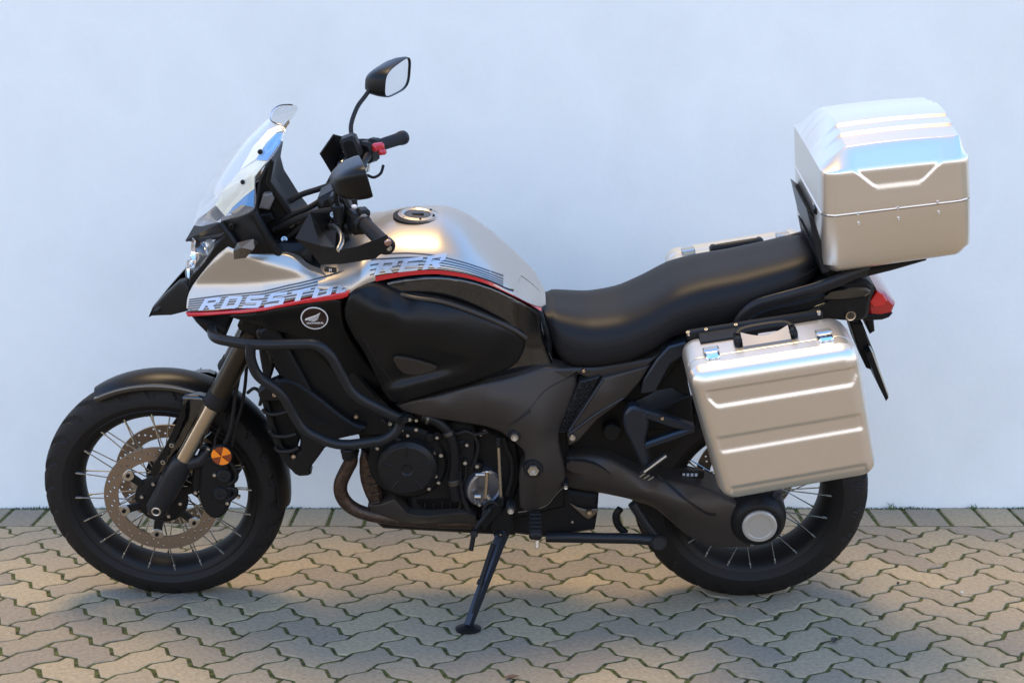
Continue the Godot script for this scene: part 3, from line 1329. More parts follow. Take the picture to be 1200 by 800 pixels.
	part("wiring_loop", bike, g, M.rubber)
	# radiator seen between fork and engine
	g = G.new()
	var rb := Basis(Vector3(0, 0, 1), .42)
	box(g, Vector3(-.39, .72, 0), Vector3(.05, .36, .40), .006, rb)
	var rad := part("radiator", bike, g, M.dark)
	for i in 26:
		g = G.new()
		box(g, Vector3(-.39, .72, 0) + rb * Vector3(-.027, -.165 + i * .0132, 0), Vector3(.006, .006, .38), .001, rb)
		part("fin", rad, g, M.satin)


func body() -> void:
	# dark core behind the panels
	var g := G.new()
	prism(g, P([-.489, 1.003, .13, -.393, 1.014, .13, -.192, .98, .13, .063, .957, .13, .209, .884, .13, .253, .747, .13, .148, .703, .13, -.139, .625, .13, -.336, .65, .13, -.396, .77, .13]), -.125, .125, .01)
	part("airbox", bike, g, M.dark)
	# silver front fairing
	var reach := P([-.687, .914, .08, -.576, .933, .128, -.463, .957, .186, -.37, .968, .214, -.268, .973, .226, -.143, .973, .226])
	var c1 := P([-.644, .983, .2, -.554, 1.068, .2, -.475, 1.056, .2, -.383, 1.041, .2, -.327, 1.019, .2, -.251, 1.005, .2, -.186, .994, .2])
	var c2 := P([-.645, .96, .2, -.55, .978, .2, -.458, 1.001, .2, -.369, 1.021, .2, -.269, 1.021, .2, -.186, 1.008, .2])
	var c3 := P([-.685, .891, .1, -.6, .905, .15, -.504, .928, .205, -.427, .955, .245, -.368, .974, .265, -.263, .992, .266, -.181, 1.004, .26])
	var tp := Facets.new(reach, .95, [c1, c2, .70, c3, -1.0])
	var outl := P([-.675, .896, .105, -.673, .93, .09, -.656, .961, .1, -.591, 1.043, .2, -.553, 1.081, .2, -.526, 1.074, .2, -.475, 1.068, .2, -.412, 1.072, .2, -.381, 1.065, .2, -.351, 1.041, .2, -.31, 1.028, .2, -.281, 1.023, .2, -.247, 1.045, .2, -.216, 1.045, .2, -.192, 1.019, .2, -.214, 1.012, .235, -.245, 1.001, .262, -.263, .998, .266, -.367, .98, .265, -.434, .959, .242, -.57, .918, .165])
	var pr := panel(outl, PackedVector3Array(), .004, .03, .007, 1, .8, tp)
	var fair := both("front_fairing", bike, pr[0], M.silver)
	for k in 6:
		var f := k / 5.0
		var a := P([-.667, .924, .1, -.481, .976, .2, -.369, 1.012, .24, -.258, 1.036, .24])
		var b := P([-.671, .899, .105, -.478, .951, .225, -.367, .983, .263, -.257, 1.003, .264])
		strip_line(fair, tp, a, b, f, .0016, "stripe", M.print)
	part("lettering", fair, block_letters("ROSSTOU", P([-.644, .905, .12, -.224, 1.005, .262, -.214, 1.037, .24, -.625, .934, .115]), func(x: float, y: float) -> float: return tp.z(x, y), .0012, Vector3(-.251, 1.009, .26).x), M.letter)
	var small := font_of(0.2, 0.0, 0.0)
	# red pinstripe
	pr = panel(P([-.675, .893, .105, -.571, .916, .165, -.434, .957, .242, -.367, .977, .265, -.263, .997, .266, -.245, 1.0, .262, -.25, .985, .262, -.264, .98, .265, -.368, .966, .264, -.434, .948, .244, -.528, .92, .19, -.67, .884, .105]), PackedVector3Array(), .003, .012, .006, 0, .8, tp, .0022)
	var ps := both("red_pinstripe", bike, pr[0], M.red)
	part("lettering", ps, letters("CROSSTOURER", small, pr[1], P([-.573, .923, .2, -.409, .934, .2, -.407, .942, .2, -.57, .93, .2]), .0006), M.plastic)
	# black lower fairing with the round wing badge
	outl = P([-.67, .883, .105, -.528, .917, .19, -.434, .947, .245, -.368, .964, .262, -.264, .982, .264, -.269, .944, .255, -.264, .884, .22, -.233, .81, .22, -.198, .74, .22, -.178, .693, .22, -.217, .679, .22, -.28, .712, .22, -.335, .81, .22, -.39, .866, .22, -.483, .893, .22, -.587, .907, .22, -.628, .918, .22])
	pr = panel(outl, PackedVector3Array(), .008, .03, .010, 1, .8, tp, .001)
	var low := both("lower_fairing", bike, pr[0], M.plastic_soft)
	badge(low, tp)
	# dark inner side panels down to the engine
	g = G.new()
	prism(g, P([-.5, .877, .17, -.386, .854, .17, -.292, .812, .17, -.199, .688, .17, -.132, .616, .17, -.142, .576, .17, -.226, .567, .17, -.302, .584, .17, -.392, .669, .17, -.446, .741, .17]), .10, .172, .006, 1)
	prism(g, P([-.491, .881, .17, -.444, .886, .17, -.438, .835, .17, -.459, .741, .17, -.476, .712, .17, -.487, .776, .17]), .12, .176, .005, 1)
	both("inner_side_panel", bike, g, M.plastic)
	g = G.new()
	prism(g, P([-.49, .876, .18, -.447, .881, .18, -.445, .839, .18, -.458, .774, .18, -.464, .811, .18, -.488, .849, .18]), .178, .19, .003, 1)
	part("bar_bracket", bike, g, M.grey)
	# radiator guard with three open slots
	var lo := group("radiator_guard", bike)
	g = G.new()
	prism(g, P([-.44, .747, .2, -.397, .74, .2, -.343, .698, .2, -.289, .647, .2, -.251, .618, .2, -.221, .611, .2, -.235, .591, .2, -.277, .582, .2, -.321, .569, .2, -.342, .535, .2, -.373, .493, .2, -.37, .471, .2, -.41, .468, .2, -.423, .498, .2, -.417, .528, .2, -.397, .542, .2, -.393, .582, .2, -.407, .599, .2, -.412, .659, .2, -.417, .695, .2, -.45, .719, .2]), .16, .205, .006, 1)
	part("guard_plate", lo, g, M.plastic)
	part("guard_plate", lo, flipped(g), M.plastic)
	g = G.new()
	prism(g, P([-.493, .714, .2, -.47, .733, .2, -.44, .747, .2, -.412, .702, .2, -.407, .683, .2, -.458, .683, .2, -.482, .683, .2, -.492, .697, .2]), .17, .207, .006)
	prism(g, P([-.49, .697, .2, -.471, .683, .2, -.458, .611, .2, -.442, .552, .2, -.417, .528, .2, -.414, .473, .2, -.432, .495, .2, -.454, .535, .2, -.469, .586, .2, -.48, .645, .2]), .16, .198, .004)
	part("guard_frame", lo, g, M.plastic)
	part("guard_frame", lo, flipped(g), M.plastic)
	for q in [P([-.483, .663, .204, -.473, .651, .204, -.449, .649, .204, -.423, .656, .204]), P([-.469, .601, .204, -.459, .588, .204, -.431, .586, .204, -.402, .593, .204]), P([-.459, .554, .204, -.449, .544, .204, -.42, .544, .204, -.398, .554, .204])]:
		g = G.new()
		tube(g, smooth(q, 4), .006, 8)
		part("guard_rib", lo, g, M.plastic)
	g = G.new()
	prism(g, P([-.483, .674, .17, -.417, .681, .17, -.397, .566, .17, -.416, .509, .17, -.458, .547, .17]), .10, .17, .004)
	part("slot_backing", lo, g, M.dark)
	for q in [Vector3(-.45, .707, .209), Vector3(-.412, .531, .207)]:
		bolt(lo, q, .0065, M.fork)
	bolt(lo, Vector3(-.249, .636, .19), .0068, M.fork)
	g = G.new()
	prism(g, P([-.368, .659, .205, -.346, .638, .205, -.316, .625, .205, -.32, .618, .205, -.347, .613, .205, -.366, .628, .205]), .206, .2075, .0005)
	part("guard_recess", lo, g, M.dark)
	# crash bars
	for s in [1.0, -1.0]:
		var cb := group("crash_bar", bike)
		g = G.new()
		tube(g, rounded(P([-.609, .857, .13, -.597, .857, .2, -.495, .866, .262, -.325, .878, .285, -.293, .849, .285, -.247, .743, .285, -.19, .705, .28, -.131, .66, .255]), .05, 6), .0135, 16)
		part("upper_bar", cb, g if s > 0 else flipped(g), M.satin)
		g = G.new()
		tube(g, rounded(P([-.491, .87, .262, -.495, .835, .265, -.483, .784, .265, -.423, .74, .265, -.397, .674, .26, -.374, .632, .262, -.292, .588, .265, -.173, .604, .262, -.139, .628, .258, -.129, .659, .253]), .05, 6), .0130, 16)
		part("lower_bar", cb, g if s > 0 else flipped(g), M.satin)
		g = G.new()
		tube(g, P([-.131, .668, .256, -.125, .653, .255]), .0165, 16)
		tube(g, P([-.268, .592, .262, -.271, .523, .2]), .011, 12)
		cyl(g, Vector3(-.266, .584, .266), Vector3(-.268, .552, .26), .014, 14, .002)
		part("bar_clamp", cb, g if s > 0 else flipped(g), M.dark)
		bolt(cb, Vector3(-.128, .668, .272) * Vector3(1, 1, s), .006, M.dark, Vector3(0, 0, s))
	g = G.new()
	prism(g, P([-.66, .891, .12, -.607, .874, .12, -.578, .856, .12, -.575, .837, .12, -.607, .823, .12, -.635, .856, .12, -.65, .874, .12]), -.13, .14, .006)
	part("nose_underside", bike, g, M.plastic)
	# tank
	tank()
	# gloss black panel under the tank
	outl = P([-.174, 1.002, .192, -.106, 1.018, .197, -.035, 1.023, .2, .034, 1.013, .196, .096, .987, .181, .155, .948, .157, .2, .912, .132, .224, .889, .115, .222, .85, .118, .238, .791, .122, .257, .742, .13, .17, .717, .15, .083, .717, .17, -.002, .75, .19, -.083, .898, .21, -.124, .965, .205])
	pr = panel(outl, P([.023, .963, .2, .127, .907, .175, .17, .829, .155, .063, .842, .185]), .008, .03, .012, 1)
	both("tank_side_panel", bike, pr[0], M.gloss)
	# silver edge strip of it, seen as a bright lip
	# matte side cover with scoop
	outl = P([-.251, .989, .243, -.229, 1.004, .236, -.205, 1.009, .22, -.172, 1.003, .212, -.119, .982, .214, -.084, .978, .232, -.018, .966, .232, .065, .931, .222, .149, .88, .198, .183, .851, .185, .181, .818, .185, .166, .787, .188, .144, .768, .192, .076, .744, .202, -.023, .719, .214, -.109, .694, .222, -.143, .688, .225, -.162, .695, .225, -.18, .732, .228, -.211, .817, .235, -.249, .889, .242, -.264, .939, .243])
	var ctrl := P([-.204, .984, .243, -.141, .966, .252, -.018, .93, .254, .107, .865, .224, -.175, .905, .252, -.168, .799, .246, -.062, .835, .25, -.021, .767, .236, .127, .816, .207, .053, .784, .224])
	var all := outl.duplicate()
	all.append_array(ctrl)
	var scoop := Scooped.new(all)
	scoop.up0 = Vector3(-.186, .893, .24)
	scoop.up1 = Vector3(.068, .829, .23)
	scoop.lo0 = Vector3(-.166, .745, .24)
	scoop.lo1 = Vector3(.068, .813, .23)
	pr = panel(outl, ctrl, .010, .04, .0065, 1, .8, scoop)
	var sc := both("side_cover", bike, pr[0], M.plastic_soft)
	var tq: Tps = pr[1]
	# rounded crest along the top edge
	g = G.new()
	tube(g, smooth(P([-.123, .979, .214, -.084, .977, .232, -.018, .966, .232, .065, .931, .222, .149, .88, .198, .183, .851, .186]), 5), .0055, 8)
	part("crest", sc, g, M.grey)
	pr = panel(P([-.148, .831, .22, -.11, .827, .22, -.047, .801, .22, -.036, .792, .22, -.045, .78, .22, -.086, .768, .22, -.12, .771, .22, -.136, .792, .22]), PackedVector3Array(), .004, .012, .006, 1, .8, tq, .009)
	part("scoop_insert", sc, pr[0], M.grey)
	for q in [P([-.218, .876, .2, -.214, .877, .2, -.184, .813, .2, -.186, .811, .2]), P([-.177, .799, .2, -.174, .8, .2, -.145, .738, .2, -.148, .736, .2])]:
		pr = panel(q, PackedVector3Array(), 0.0, .0, .004, 0, 0.8, tq, .0012)
		part("slot", sc, pr[0], M.void)


func strip_line(parent: Node, tp: Tps, a: PackedVector3Array, b: PackedVector3Array, f: float, half: float, called: String, m: Material) -> void:
	# a thin printed line between two edges, laid on the panel
	var p := PackedVector3Array()
	for i in a.size():
		p.append(a[i].lerp(b[i], f))
	p = smooth(p, 8)
	var g := G.new()
	for i in p.size() - 1:
		var q := []
		for k in [[i, half], [i + 1, half], [i + 1, -half], [i, -half]]:
			var v: Vector3 = p[k[0]] + Vector3(0, k[1], 0)
			q.append(Vector3(v.x, v.y, tp.z(v.x, v.y) + .0006))
		g.quad(q[0], q[1], q[2], q[3])
	part(called, parent, g, m)


func font_of(bold: float, _x: float, slant: float) -> Font:
	var sf := SystemFont.new()
	sf.font_names = PackedStringArray(["Droid Sans"])
	sf.font_weight = 700
	var fv := FontVariation.new()
	fv.base_font = sf
	fv.variation_embolden = bold
	fv.variation_transform = Transform2D(Vector2(1, 0), Vector2(slant, 1), Vector2.ZERO)
	return fv


func badge(parent: Node, tp: Tps) -> void:
	var c := Vector3(-.336, .924, .252)
	var tz := tp.z(c.x, c.y)
	var sx := (tp.z(c.x + .02, c.y) - tp.z(c.x - .02, c.y)) / .04
	var sy := (tp.z(c.x, c.y + .02) - tp.z(c.x, c.y - .02)) / .04
	var on := func(p: Vector2, h: float) -> Vector3:
		return Vector3(c.x + p.x, c.y + p.y, tz + sx * p.x + sy * p.y + h)
	var ring := G.new()
	var disc := G.new()
	for i in 40:
		var a := TAU * i / 40
		var b := TAU * (i + 1) / 40
		var d := Vector2(cos(a), sin(a))
		var e := Vector2(cos(b), sin(b))
		for pr in [[.0335, .000, .0335, .003], [.0335, .003, .0325, .0036], [.0325, .0036, .0308, .0034], [.0308, .0034, .0305, .0024]]:
			ring.quad(on.call(d * pr[0], pr[1]), on.call(d * pr[2], pr[3]), on.call(e * pr[2], pr[3]), on.call(e * pr[0], pr[1]))
		disc.tri(on.call(Vector2.ZERO, .0025), on.call(e * .0307, .0025), on.call(d * .0307, .0025))
	var o := part("badge_disc", parent, disc, M.badge)
	part("badge_ring", parent, ring, M.white)
	# wing of feathers
	var feathers := [
		[[-.0225, -.0055], [-.0215, -.0005], [-.013, .0035], [.004, .0095], [.015, .0165], [.0135, .0125], [.004, .0055], [-.010, -.0005], [-.017, -.0045]],
		[[-.0165, -.0055], [-.009, -.0015], [.005, .0045], [.0132, .0110], [.0118, .0075], [.004, .0015], [-.007, -.0035], [-.012, -.0065]],
		[[-.0115, -.0075], [-.006, -.0045], [.005, .0005], [.0113, .0060], [.0098, .0030], [.003, -.0025], [-.004, -.0060]],
		[[-.0085, -.0085], [-.004, -.0065], [.0035, -.0035], [.0092, .0015], [.0070, -.0030], [.002, -.0070], [-.004, -.0085]]]
	for f in feathers:
		var pts := PackedVector2Array()
		for q in f:
			pts.append(Vector2(q[0], q[1]) * 1.05)
		var tr := Geometry2D.triangulate_polygon(pts)
		var g := G.new()
		for i in range(0, tr.size(), 3):
			g.tri(on.call(pts[tr[i]], .0032), on.call(pts[tr[i + 1]], .0032), on.call(pts[tr[i + 2]], .0032))
		part("badge_wing", parent, g, M.white)
	var q4 := PackedVector3Array([on.call(Vector2(-.020, -.0165), .0), on.call(Vector2(.021, -.0165), 0.0), on.call(Vector2(.021, -.0115), 0.0), on.call(Vector2(-.020, -.0115), .0)])
	var plane := Tps.new(PackedVector3Array([on.call(Vector2(-.03, -.03), .0028), on.call(Vector2(.03, -.03), .0028), on.call(Vector2(.03, .03), .0028), on.call(Vector2(-.03, .03), .0028)]))
	part("badge_lettering", parent, letters("HONDA", font_of(0.7, 0, 0), plane, q4, .0005), M.white)


func curve_y(p: PackedVector3Array, x: float) -> float:
	if x <= p[0].x:
		return p[0].y
	for i in p.size() - 1:
		if x <= p[i + 1].x:
			var f := (x - p[i].x) / maxf(1e-6, p[i + 1].x - p[i].x)
			var a := p[maxi(i - 1, 0)]
			var d := p[mini(i + 2, p.size() - 1)]
			return lerpf(lerpf(p[i].y, p[i + 1].y, f), Vector2(p[i].x, p[i].y).cubic_interpolate(Vector2(p[i + 1].x, p[i + 1].y), Vector2(a.x, a.y), Vector2(d.x, d.y), f).y, .8)
	return p[p.size() - 1].y


func curve_z(p: PackedVector3Array, x: float) -> float:
	var q := PackedVector3Array()
	for v in p:
		q.append(Vector3(v.x, v.z, 0))
	return curve_y(q, x)


var t_crest: PackedVector3Array
var t_edge: PackedVector3Array
var t_n := 2.3
var t_m := 2.0


func tank_z(x: float, y: float) -> float:
	var yb := curve_y(t_edge, x)
	var yc := curve_y(t_crest, x)
	var f := clampf((y - yb) / maxf(1e-4, yc - yb), 0.0, 1.0)
	return curve_z(t_edge, x) * pow(maxf(0.0, 1.0 - pow(f, t_m)), 1.0 / t_n)


func tank() -> void:
	t_crest = P([-.353, 1.031, -.03, -.29, 1.059, -.03, -.224, 1.084, -.03, -.151, 1.105, -.03, -.092, 1.11, -.03, -.026, 1.108, -.03, .028, 1.085, -.03, .093, 1.031, -.03, .148, .975, -.03, .193, .918, -.03, .226, .87, -.03, .242, .841, -.03])
	t_edge = P([-.324, 1.003, .235, -.248, .99, .236, -.215, 1.007, .222, -.182, 1.01, .195, -.106, 1.025, .198, -.035, 1.03, .2, .034, 1.019, .196, .096, .993, .181, .155, .954, .157, .2, .919, .132, .235, .885, .1])
	var x0 := t_edge[0].x
	var x1 := t_edge[t_edge.size() - 1].x
	var rings := []
	for i in 57:
		var x := lerpf(x0, x1, i / 56.0)
		var yb := curve_y(t_edge, x)
		var yc := maxf(curve_y(t_crest, x), yb + .006)
		var zs := curve_z(t_edge, x)
		if i > 52:
			zs *= sqrt(1.0 - pow((i - 52) / 4.6, 2.0))
		var r := PackedVector3Array()
		for k in 49:
			var th := PI * k / 48.0
			var cz := cos(th)
			r.append(Vector3(x, yb + (yc - yb) * pow(maxf(0, sin(th)), 2.0 / t_m), zs * signf(cz) * pow(absf(cz), 2.0 / t_n)))
		rings.append(r)
	var g := G.new()
	for i in 56:
		g.strip(rings[i + 1], rings[i], false)
	g.fan(rings[56], false)
	var tk := part("fuel_tank", bike, g, M.silver, 50.0)
	# red and dark lines over the black panel
	for s in 2:
		g = G.new()
		var n := 40
		for i in n:
			var q := []
			for kk in [[i, 0.0], [i + 1, 0.0], [i + 1, 1.0], [i, 1.0]]:
				var x := lerpf(Vector3(-.186, 1.013, .19).x, x1 - .012, float(kk[0]) / n)
				var yb := curve_y(t_edge, x)
				var wd := lerpf(.0135, .007, float(kk[0]) / n) if s == 0 else .0025
				var y: float = yb - .002 + wd * kk[1] + (0.0 if s == 0 else lerpf(.0135, .007, float(kk[0]) / n) - .001)
				q.append(Vector3(x, y, tank_z(x, maxf(y, yb)) + .0012))
			g.quad(q[3], q[2], q[1], q[0])
		part("red_pinstripe" if s == 0 else "dark_pinstripe", tk, g, M.red if s == 0 else M.plastic)
	for k in 5:
		g = G.new()
		var n := 36
		for i in n:
			var q := []
			for kk in [[i, .5], [i + 1, .5], [i + 1, -.5], [i, -.5]]:
				var f := float(kk[0]) / n
				var x := lerpf(Vector3(-.198, 1.044, .19).x, Vector3(.127, .988, .15).x, f)
				var yb := curve_y(t_edge, x)
				var y: float = yb + .018 * (1.0 - .55 * f) + .0098 * k * (1.0 - .75 * f) + kk[1] * .0030 * (1.0 - .4 * f)
				q.append(Vector3(x, y, tank_z(x, y) + .0006))
			g.quad(q[0], q[1], q[2], q[3])
		part("stripe", tk, g, M.print)
	part("lettering", tk, block_letters("RER", P([-.194, 1.023, .17, -.015, 1.046, .17, .0, 1.074, .17, -.178, 1.054, .17]), func(x: float, y: float) -> float: return tank_z(x, y), .0024), M.letter)
	# filler cap
	var c := Vector3(-.092, 1.104, .0) + Vector3(0, .004, 0)
	var ax := Vector3(.05, 1, 0).normalized()
	g = G.new()
	lathe(g, [Vector2(.050, -.02), Vector2(.050, .002), Vector2(.056, .004), Vector2(.062, .002), Vector2(.062, -.02), Vector2(.050, -.02)], c, ax, 48)
	var cap := part("filler_ring", tk, g, M.void)
	g = G.new()
	lathe(g, [Vector2(0, -.01), Vector2(.034, -.01), Vector2(.034, .006), Vector2(.040, .0085), Vector2(.050, .006), Vector2(.052, -.01), Vector2(0, -.01)], c, ax, 48)
	part("filler_collar", tk, g, M.silver)
	g = G.new()
	lathe(g, [Vector2(0, .006), Vector2(.030, .006), Vector2(.0355, .003), Vector2(.0355, -.01), Vector2(0, -.01)], c, ax, 40)
	box(g, c + Vector3(.002, .008, 0), Vector3(.03, .006, .012), .002)
	part("filler_cap", tk, g, M.cap)
	for k in 6:
		var a := TAU * k / 6 + .3
		bolt(tk, c + Vector3(cos(a) * .044, .007, sin(a) * .044), .003, M.dark, ax)



func engine_bay() -> void:
	var en := group("engine", bike)
	var g := G.new()
	prism(g, P([-.258, .625, .13, -.138, .65, .13, .148, .694, .13, .299, .576, .13, .293, .333, .13, .148, .292, .13, -.125, .307, .13, -.224, .343, .13, -.246, .476, .13]), -.14, .13, .012)
	part("crankcase", en, g, M.dark)
	g = G.new()
	prism(g, P([-.25, .504, .15, -.231, .512, .15, -.213, .474, .15, -.195, .398, .15, -.194, .354, .15, -.226, .354, .15, -.241, .39, .15, -.252, .436, .15]), .05, .155, .008, 1)
	part("cylinder_foot", en, g, M.pipe)
	g = G.new()
	var cc := Vector3(-.122, .491, .2)
	lathe(g, [Vector2(0, -.06), Vector2(.104, -.06), Vector2(.104, -.035), Vector2(.096, -.028), Vector2(0, -.028)], cc, Vector3(0, 0, 1), 40)
	prism(g, P([-.078, .537, .15, -.006, .611, .15, .06, .598, .15, .059, .436, .15, .024, .339, .15, -.078, .334, .15, -.122, .373, .15]), .1, .165, .01, 1)
	prism(g, P([.06, .586, .15, .162, .537, .15, .175, .436, .15, .148, .339, .15, .058, .355, .15, .032, .436, .15]), .08, .14, .008)
	part("engine_case", en, g, M.dark)
	g = G.new()
	lathe(g, [Vector2(0, -.05), Vector2(.078, -.05), Vector2(.0785, -.012), Vector2(.076, .000), Vector2(.066, .0085), Vector2(.063, .0095), Vector2(.03, .011), Vector2(.016, .0105), Vector2(.012, .007), Vector2(0, .007)], cc, Vector3(0, 0, 1), 64)
	var cv := part("clutch_cover", en, g, M.engine)
	for k in 5:
		var a := TAU * k / 5 + 1.57
		g = G.new()
		box(g, cc + Vector3(cos(a) * .052, sin(a) * .052, .0095), Vector3(.03, .004, .005), .0012, Basis(Vector3(0, 0, 1), a))
		part("cover_rib", en, g, M.engine)
	for q in [Vector3(-.112, .633, .2), Vector3(-.095, .63, .2), Vector3(-.096, .604, .2), Vector3(-.118, .587, .2), Vector3(-.044, .576, .19), Vector3(-.054, .525, .18), Vector3(-.035, .52, .18), Vector3(.032, .55, .18), Vector3(.058, .488, .18), Vector3(-.049, .458, .18), Vector3(-.043, .44, .18), Vector3(-.068, .422, .18), Vector3(-.012, .422, .18), Vector3(-.162, .621, .2), Vector3(-.159, .599, .2), Vector3(-.197, .55, .2), Vector3(.078, .581, .16), Vector3(.067, .571, .16), Vector3(.088, .406, .2), Vector3(.052, .382, .18), Vector3(.063, .374, .18), Vector3(.027, .498, .18), Vector3(.001, .557, .17), Vector3(-.135, .599, .19)]:
		bolt(en, q, rng.randf_range(.0045, .0068), M.steel)
	for q in [Vector3(-.113, .628, .19), Vector3(-.062, .567, .18), Vector3(-.043, .569, .175), Vector3(.016, .542, .17), Vector3(.06, .477, .17)]:
		g = G.new()
		cyl(g, q - Vector3(0, 0, .05), q, .013, 16, .003)
		part("casting_boss", en, g, M.dark)
	# hoses
	g = G.new()
	tube(g, smooth(P([-.082, .638, .19, -.043, .621, .19, -.015, .591, .19, -.001, .547, .19, .001, .495, .19, -.005, .443, .19, .001, .395, .19]), 6), .0135, 14)
	part("coolant_hose", en, g, M.plastic)
	g = G.new()
	tube(g, smooth(P([.01, .527, .18, .011, .453, .18, .019, .397, .18, .038, .346, .18]), 6), .0065, 10)
	part("breather_hose", en, g, M.rubber)
	g = G.new()
	tube(g, smooth(P([.043, .584, .17, .06, .547, .17, .055, .507, .17, .044, .477, .17]), 6), .005, 8)
	part("breather_hose", en, g, M.rubber)
	for q in [[P([-.187, .628, .185, -.166, .603, .185, -.154, .574, .185, -.137, .564, .185]), .0055], [P([-.027, .594, .175, .001, .579, .175, .03, .586, .175, .052, .577, .175, .087, .584, .175]), .0050], [P([.005, .345, .17, .014, .371, .17, .01, .409, .17, .026, .447, .17, .029, .485, .17]), .0045], [P([.073, .37, .2, .084, .388, .2, .1, .393, .2, .113, .383, .2]), .0045], [P([.126, .562, .16, .135, .527, .16, .148, .492, .16, .148, .442, .16, .135, .391, .16]), .0060]]:
		g = G.new()
		tube(g, smooth(q[0], 5), q[1], 8)
		part("wiring", en, g, M.rubber)
	for q in [[Vector3(-.071, .63, .19), Vector3(-.063, .628, .19), .0155], [Vector3(-.005, .455, .19), Vector3(-.003, .44, .19), .0155], [Vector3(-.017, .594, .19), Vector3(-.013, .584, .19), .0150]]:
		g = G.new()
		cyl(g, q[0], q[1], q[2], 18, .001)
		part("hose_clamp", en, g, M.cap)
	for k in 6:
		g = G.new()
		box(g, Vector3(-.081, .353, .166).lerp(Vector3(.032, .364, .166), k / 5.0), Vector3(.004, .030, .006), .0012)
		part("sump_rib", en, g, M.engine)
	for k in 5:
		g = G.new()
		box(g, Vector3(-.217, .471, .158).lerp(Vector3(-.211, .369, .158), k / 4.0), Vector3(.024, .004, .010), .001, Basis(Vector3(0, 0, 1), .25))
		part("cylinder_fin", en, g, M.pipe)
	# starter drum with its bright strap
	g = G.new()
	var sb := Vector3(.07, .414, .15)
	lathe(g, [Vector2(0, -.05), Vector2(.052, -.05), Vector2(.053, .012), Vector2(.05, .02), Vector2(.044, .022), Vector2(.042, .016), Vector2(.0, .016)], sb, Vector3(.45, .05, 1).normalized(), 36)
	part("starter_drum", en, g, M.drum)
	g = G.new()
	box(g, Vector3(.082, .442, .197), Vector3(.010, .082, .008), .002, Basis(Vector3(0, 0, 1), -.06))
	part("drum_strap", en, g, M.fork)
	g = G.new()
	cyl(g, Vector3(.053, .468, .19), Vector3(.08, .468, .19), .0045, 10, .001)
	cyl(g, Vector3(.05, .403, .19), Vector3(.068, .403, .19), .006, 10, .001)
	part("drum_pin", en, g, M.steel)
	g = G.new()
	tube(g, P([.114, .558, .205, .12, .411, .205]), .0042, 10)
	part("shift_rod", en, g, M.fork)
	g = G.new()
	cyl(g, Vector3(.112, .582, .2), Vector3(.114, .555, .205), .0075, 12, .002)
	part("rod_end", en, g, M.dark)
	g = G.new()
	cyl(g, Vector3(.12, .413, .205), Vector3(.121, .383, .2), .0075, 12, .002)
	part("rod_end", en, g, M.dark)
	# belly
	var pr := panel(P([-.23, .36, .16, -.197, .368, .17, -.159, .392, .185, -.126, .354, .195, -.064, .35, .2, .028, .357, .195, .054, .341, .19, .053, .29, .15, -.079, .287, .14, -.188, .297, .14, -.224, .313, .14]), P([-.075, .338, .197]), .006, .06, .012, 0)
	part("belly_cover", en, pr[0], M.grey)
	g = G.new()
	prism(g, P([-.126, .393, .14, .025, .4, .14, .049, .328, .14, -.124, .323, .14]), .08, .165, .012)
	prism(g, P([.144, .338, .12, .284, .384, .12, .379, .369, .12, .376, .307, .12, .37, .26, .12, .24, .236, .12, .148, .249, .12]), .02, .12, .008)
	prism(g, P([-.241, .311, .1, .056, .29, .1, .157, .306, .1, .157, .248, .1, .056, .253, .1, -.197, .269, .1]), -.1, .13, .008)
	part("sump", en, g, M.dark)
	# exhaust
	g = G.new()
	tube(g, smooth(P([-.275, .511, .14, -.274, .481, .14, -.288, .451, .14, -.303, .415, .14, -.303, .382, .14, -.286, .351, .14, -.251, .328, .14, -.192, .313, .14, -.124, .305, .14, -.034, .3, .14, .057, .297, .14]), 6), .0185, 18)
	var ex := part("exhaust_pipe", bike, g, M.pipe)
	g = G.new()
	tube(g, P([-.276, .521, .14, -.275, .499, .14]), .0225, 18)
	tube(g, P([-.275, .514, .14, -.275, .509, .14]), .0245, 18)
	part("pipe_collar", ex, g, M.dark)
	# frame cover and pivot plate
	var outl := P([-.145, .676, .205, -.024, .707, .205, .073, .731, .195, .149, .741, .18, .235, .758, .155, .292, .749, .15, .32, .715, .15, .297, .655, .165, .269, .589, .18, .271, .545, .19, .283, .496, .19, .288, .45, .185, .271, .41, .18, .238, .361, .175, .168, .354, .185, .166, .423, .195, .168, .486, .205, .181, .513, .205, .181, .54, .205, .164, .56, .205, .142, .575, .2, .116, .596, .195, .072, .611, .195, -.025, .63, .2, -.09, .645, .205, -.128, .657, .205])
	pr = panel(outl, P([-.024, .68, .218, .106, .689, .212, .192, .703, .19, .203, .498, .218, .235, .614, .205, .149, .641, .212, .237, .425, .198, .218, .545, .214]), .007, .05, .011, 1)
	var fc := both("frame_cover", bike, pr[0], M.grey)
	var tp: Tps = pr[1]
	pr = panel(P([.142, .621, .2, .146, .626, .2, .196, .664, .2, .197, .657, .2]), PackedVector3Array(), 0.0, 0.0, .006, 0, .8, tp, .0012)
	part("cover_seam", fc, pr[0], M.void)
	strip_line(fc, tp, P([.142, .621, .2, .192, .664, .2, .235, .705, .2, .295, .729, .2, .318, .736, .2]), P([.142, .621, .2, .192, .664, .2, .235, .705, .2, .295, .729, .2, .318, .736, .2]), 0.0, .0016, "cover_seam", M.void)
	strip_line(fc, tp, P([.064, .614, .2, .077, .683, .2, .088, .731, .2]), P([.064, .614, .2, .077, .683, .2, .088, .731, .2]), 0.0, .0012, "cover_seam", M.void)
	strip_line(fc, tp, P([.164, .354, .19, .197, .359, .19, .238, .37, .19, .262, .403, .19, .284, .43, .19]), P([.164, .354, .19, .197, .359, .19, .238, .37, .19, .262, .403, .19, .284, .43, .19]), 0.0, .0016, "painted_edge_highlight", M.steel)  # bright strip painted as the highlight along the lower plate edge
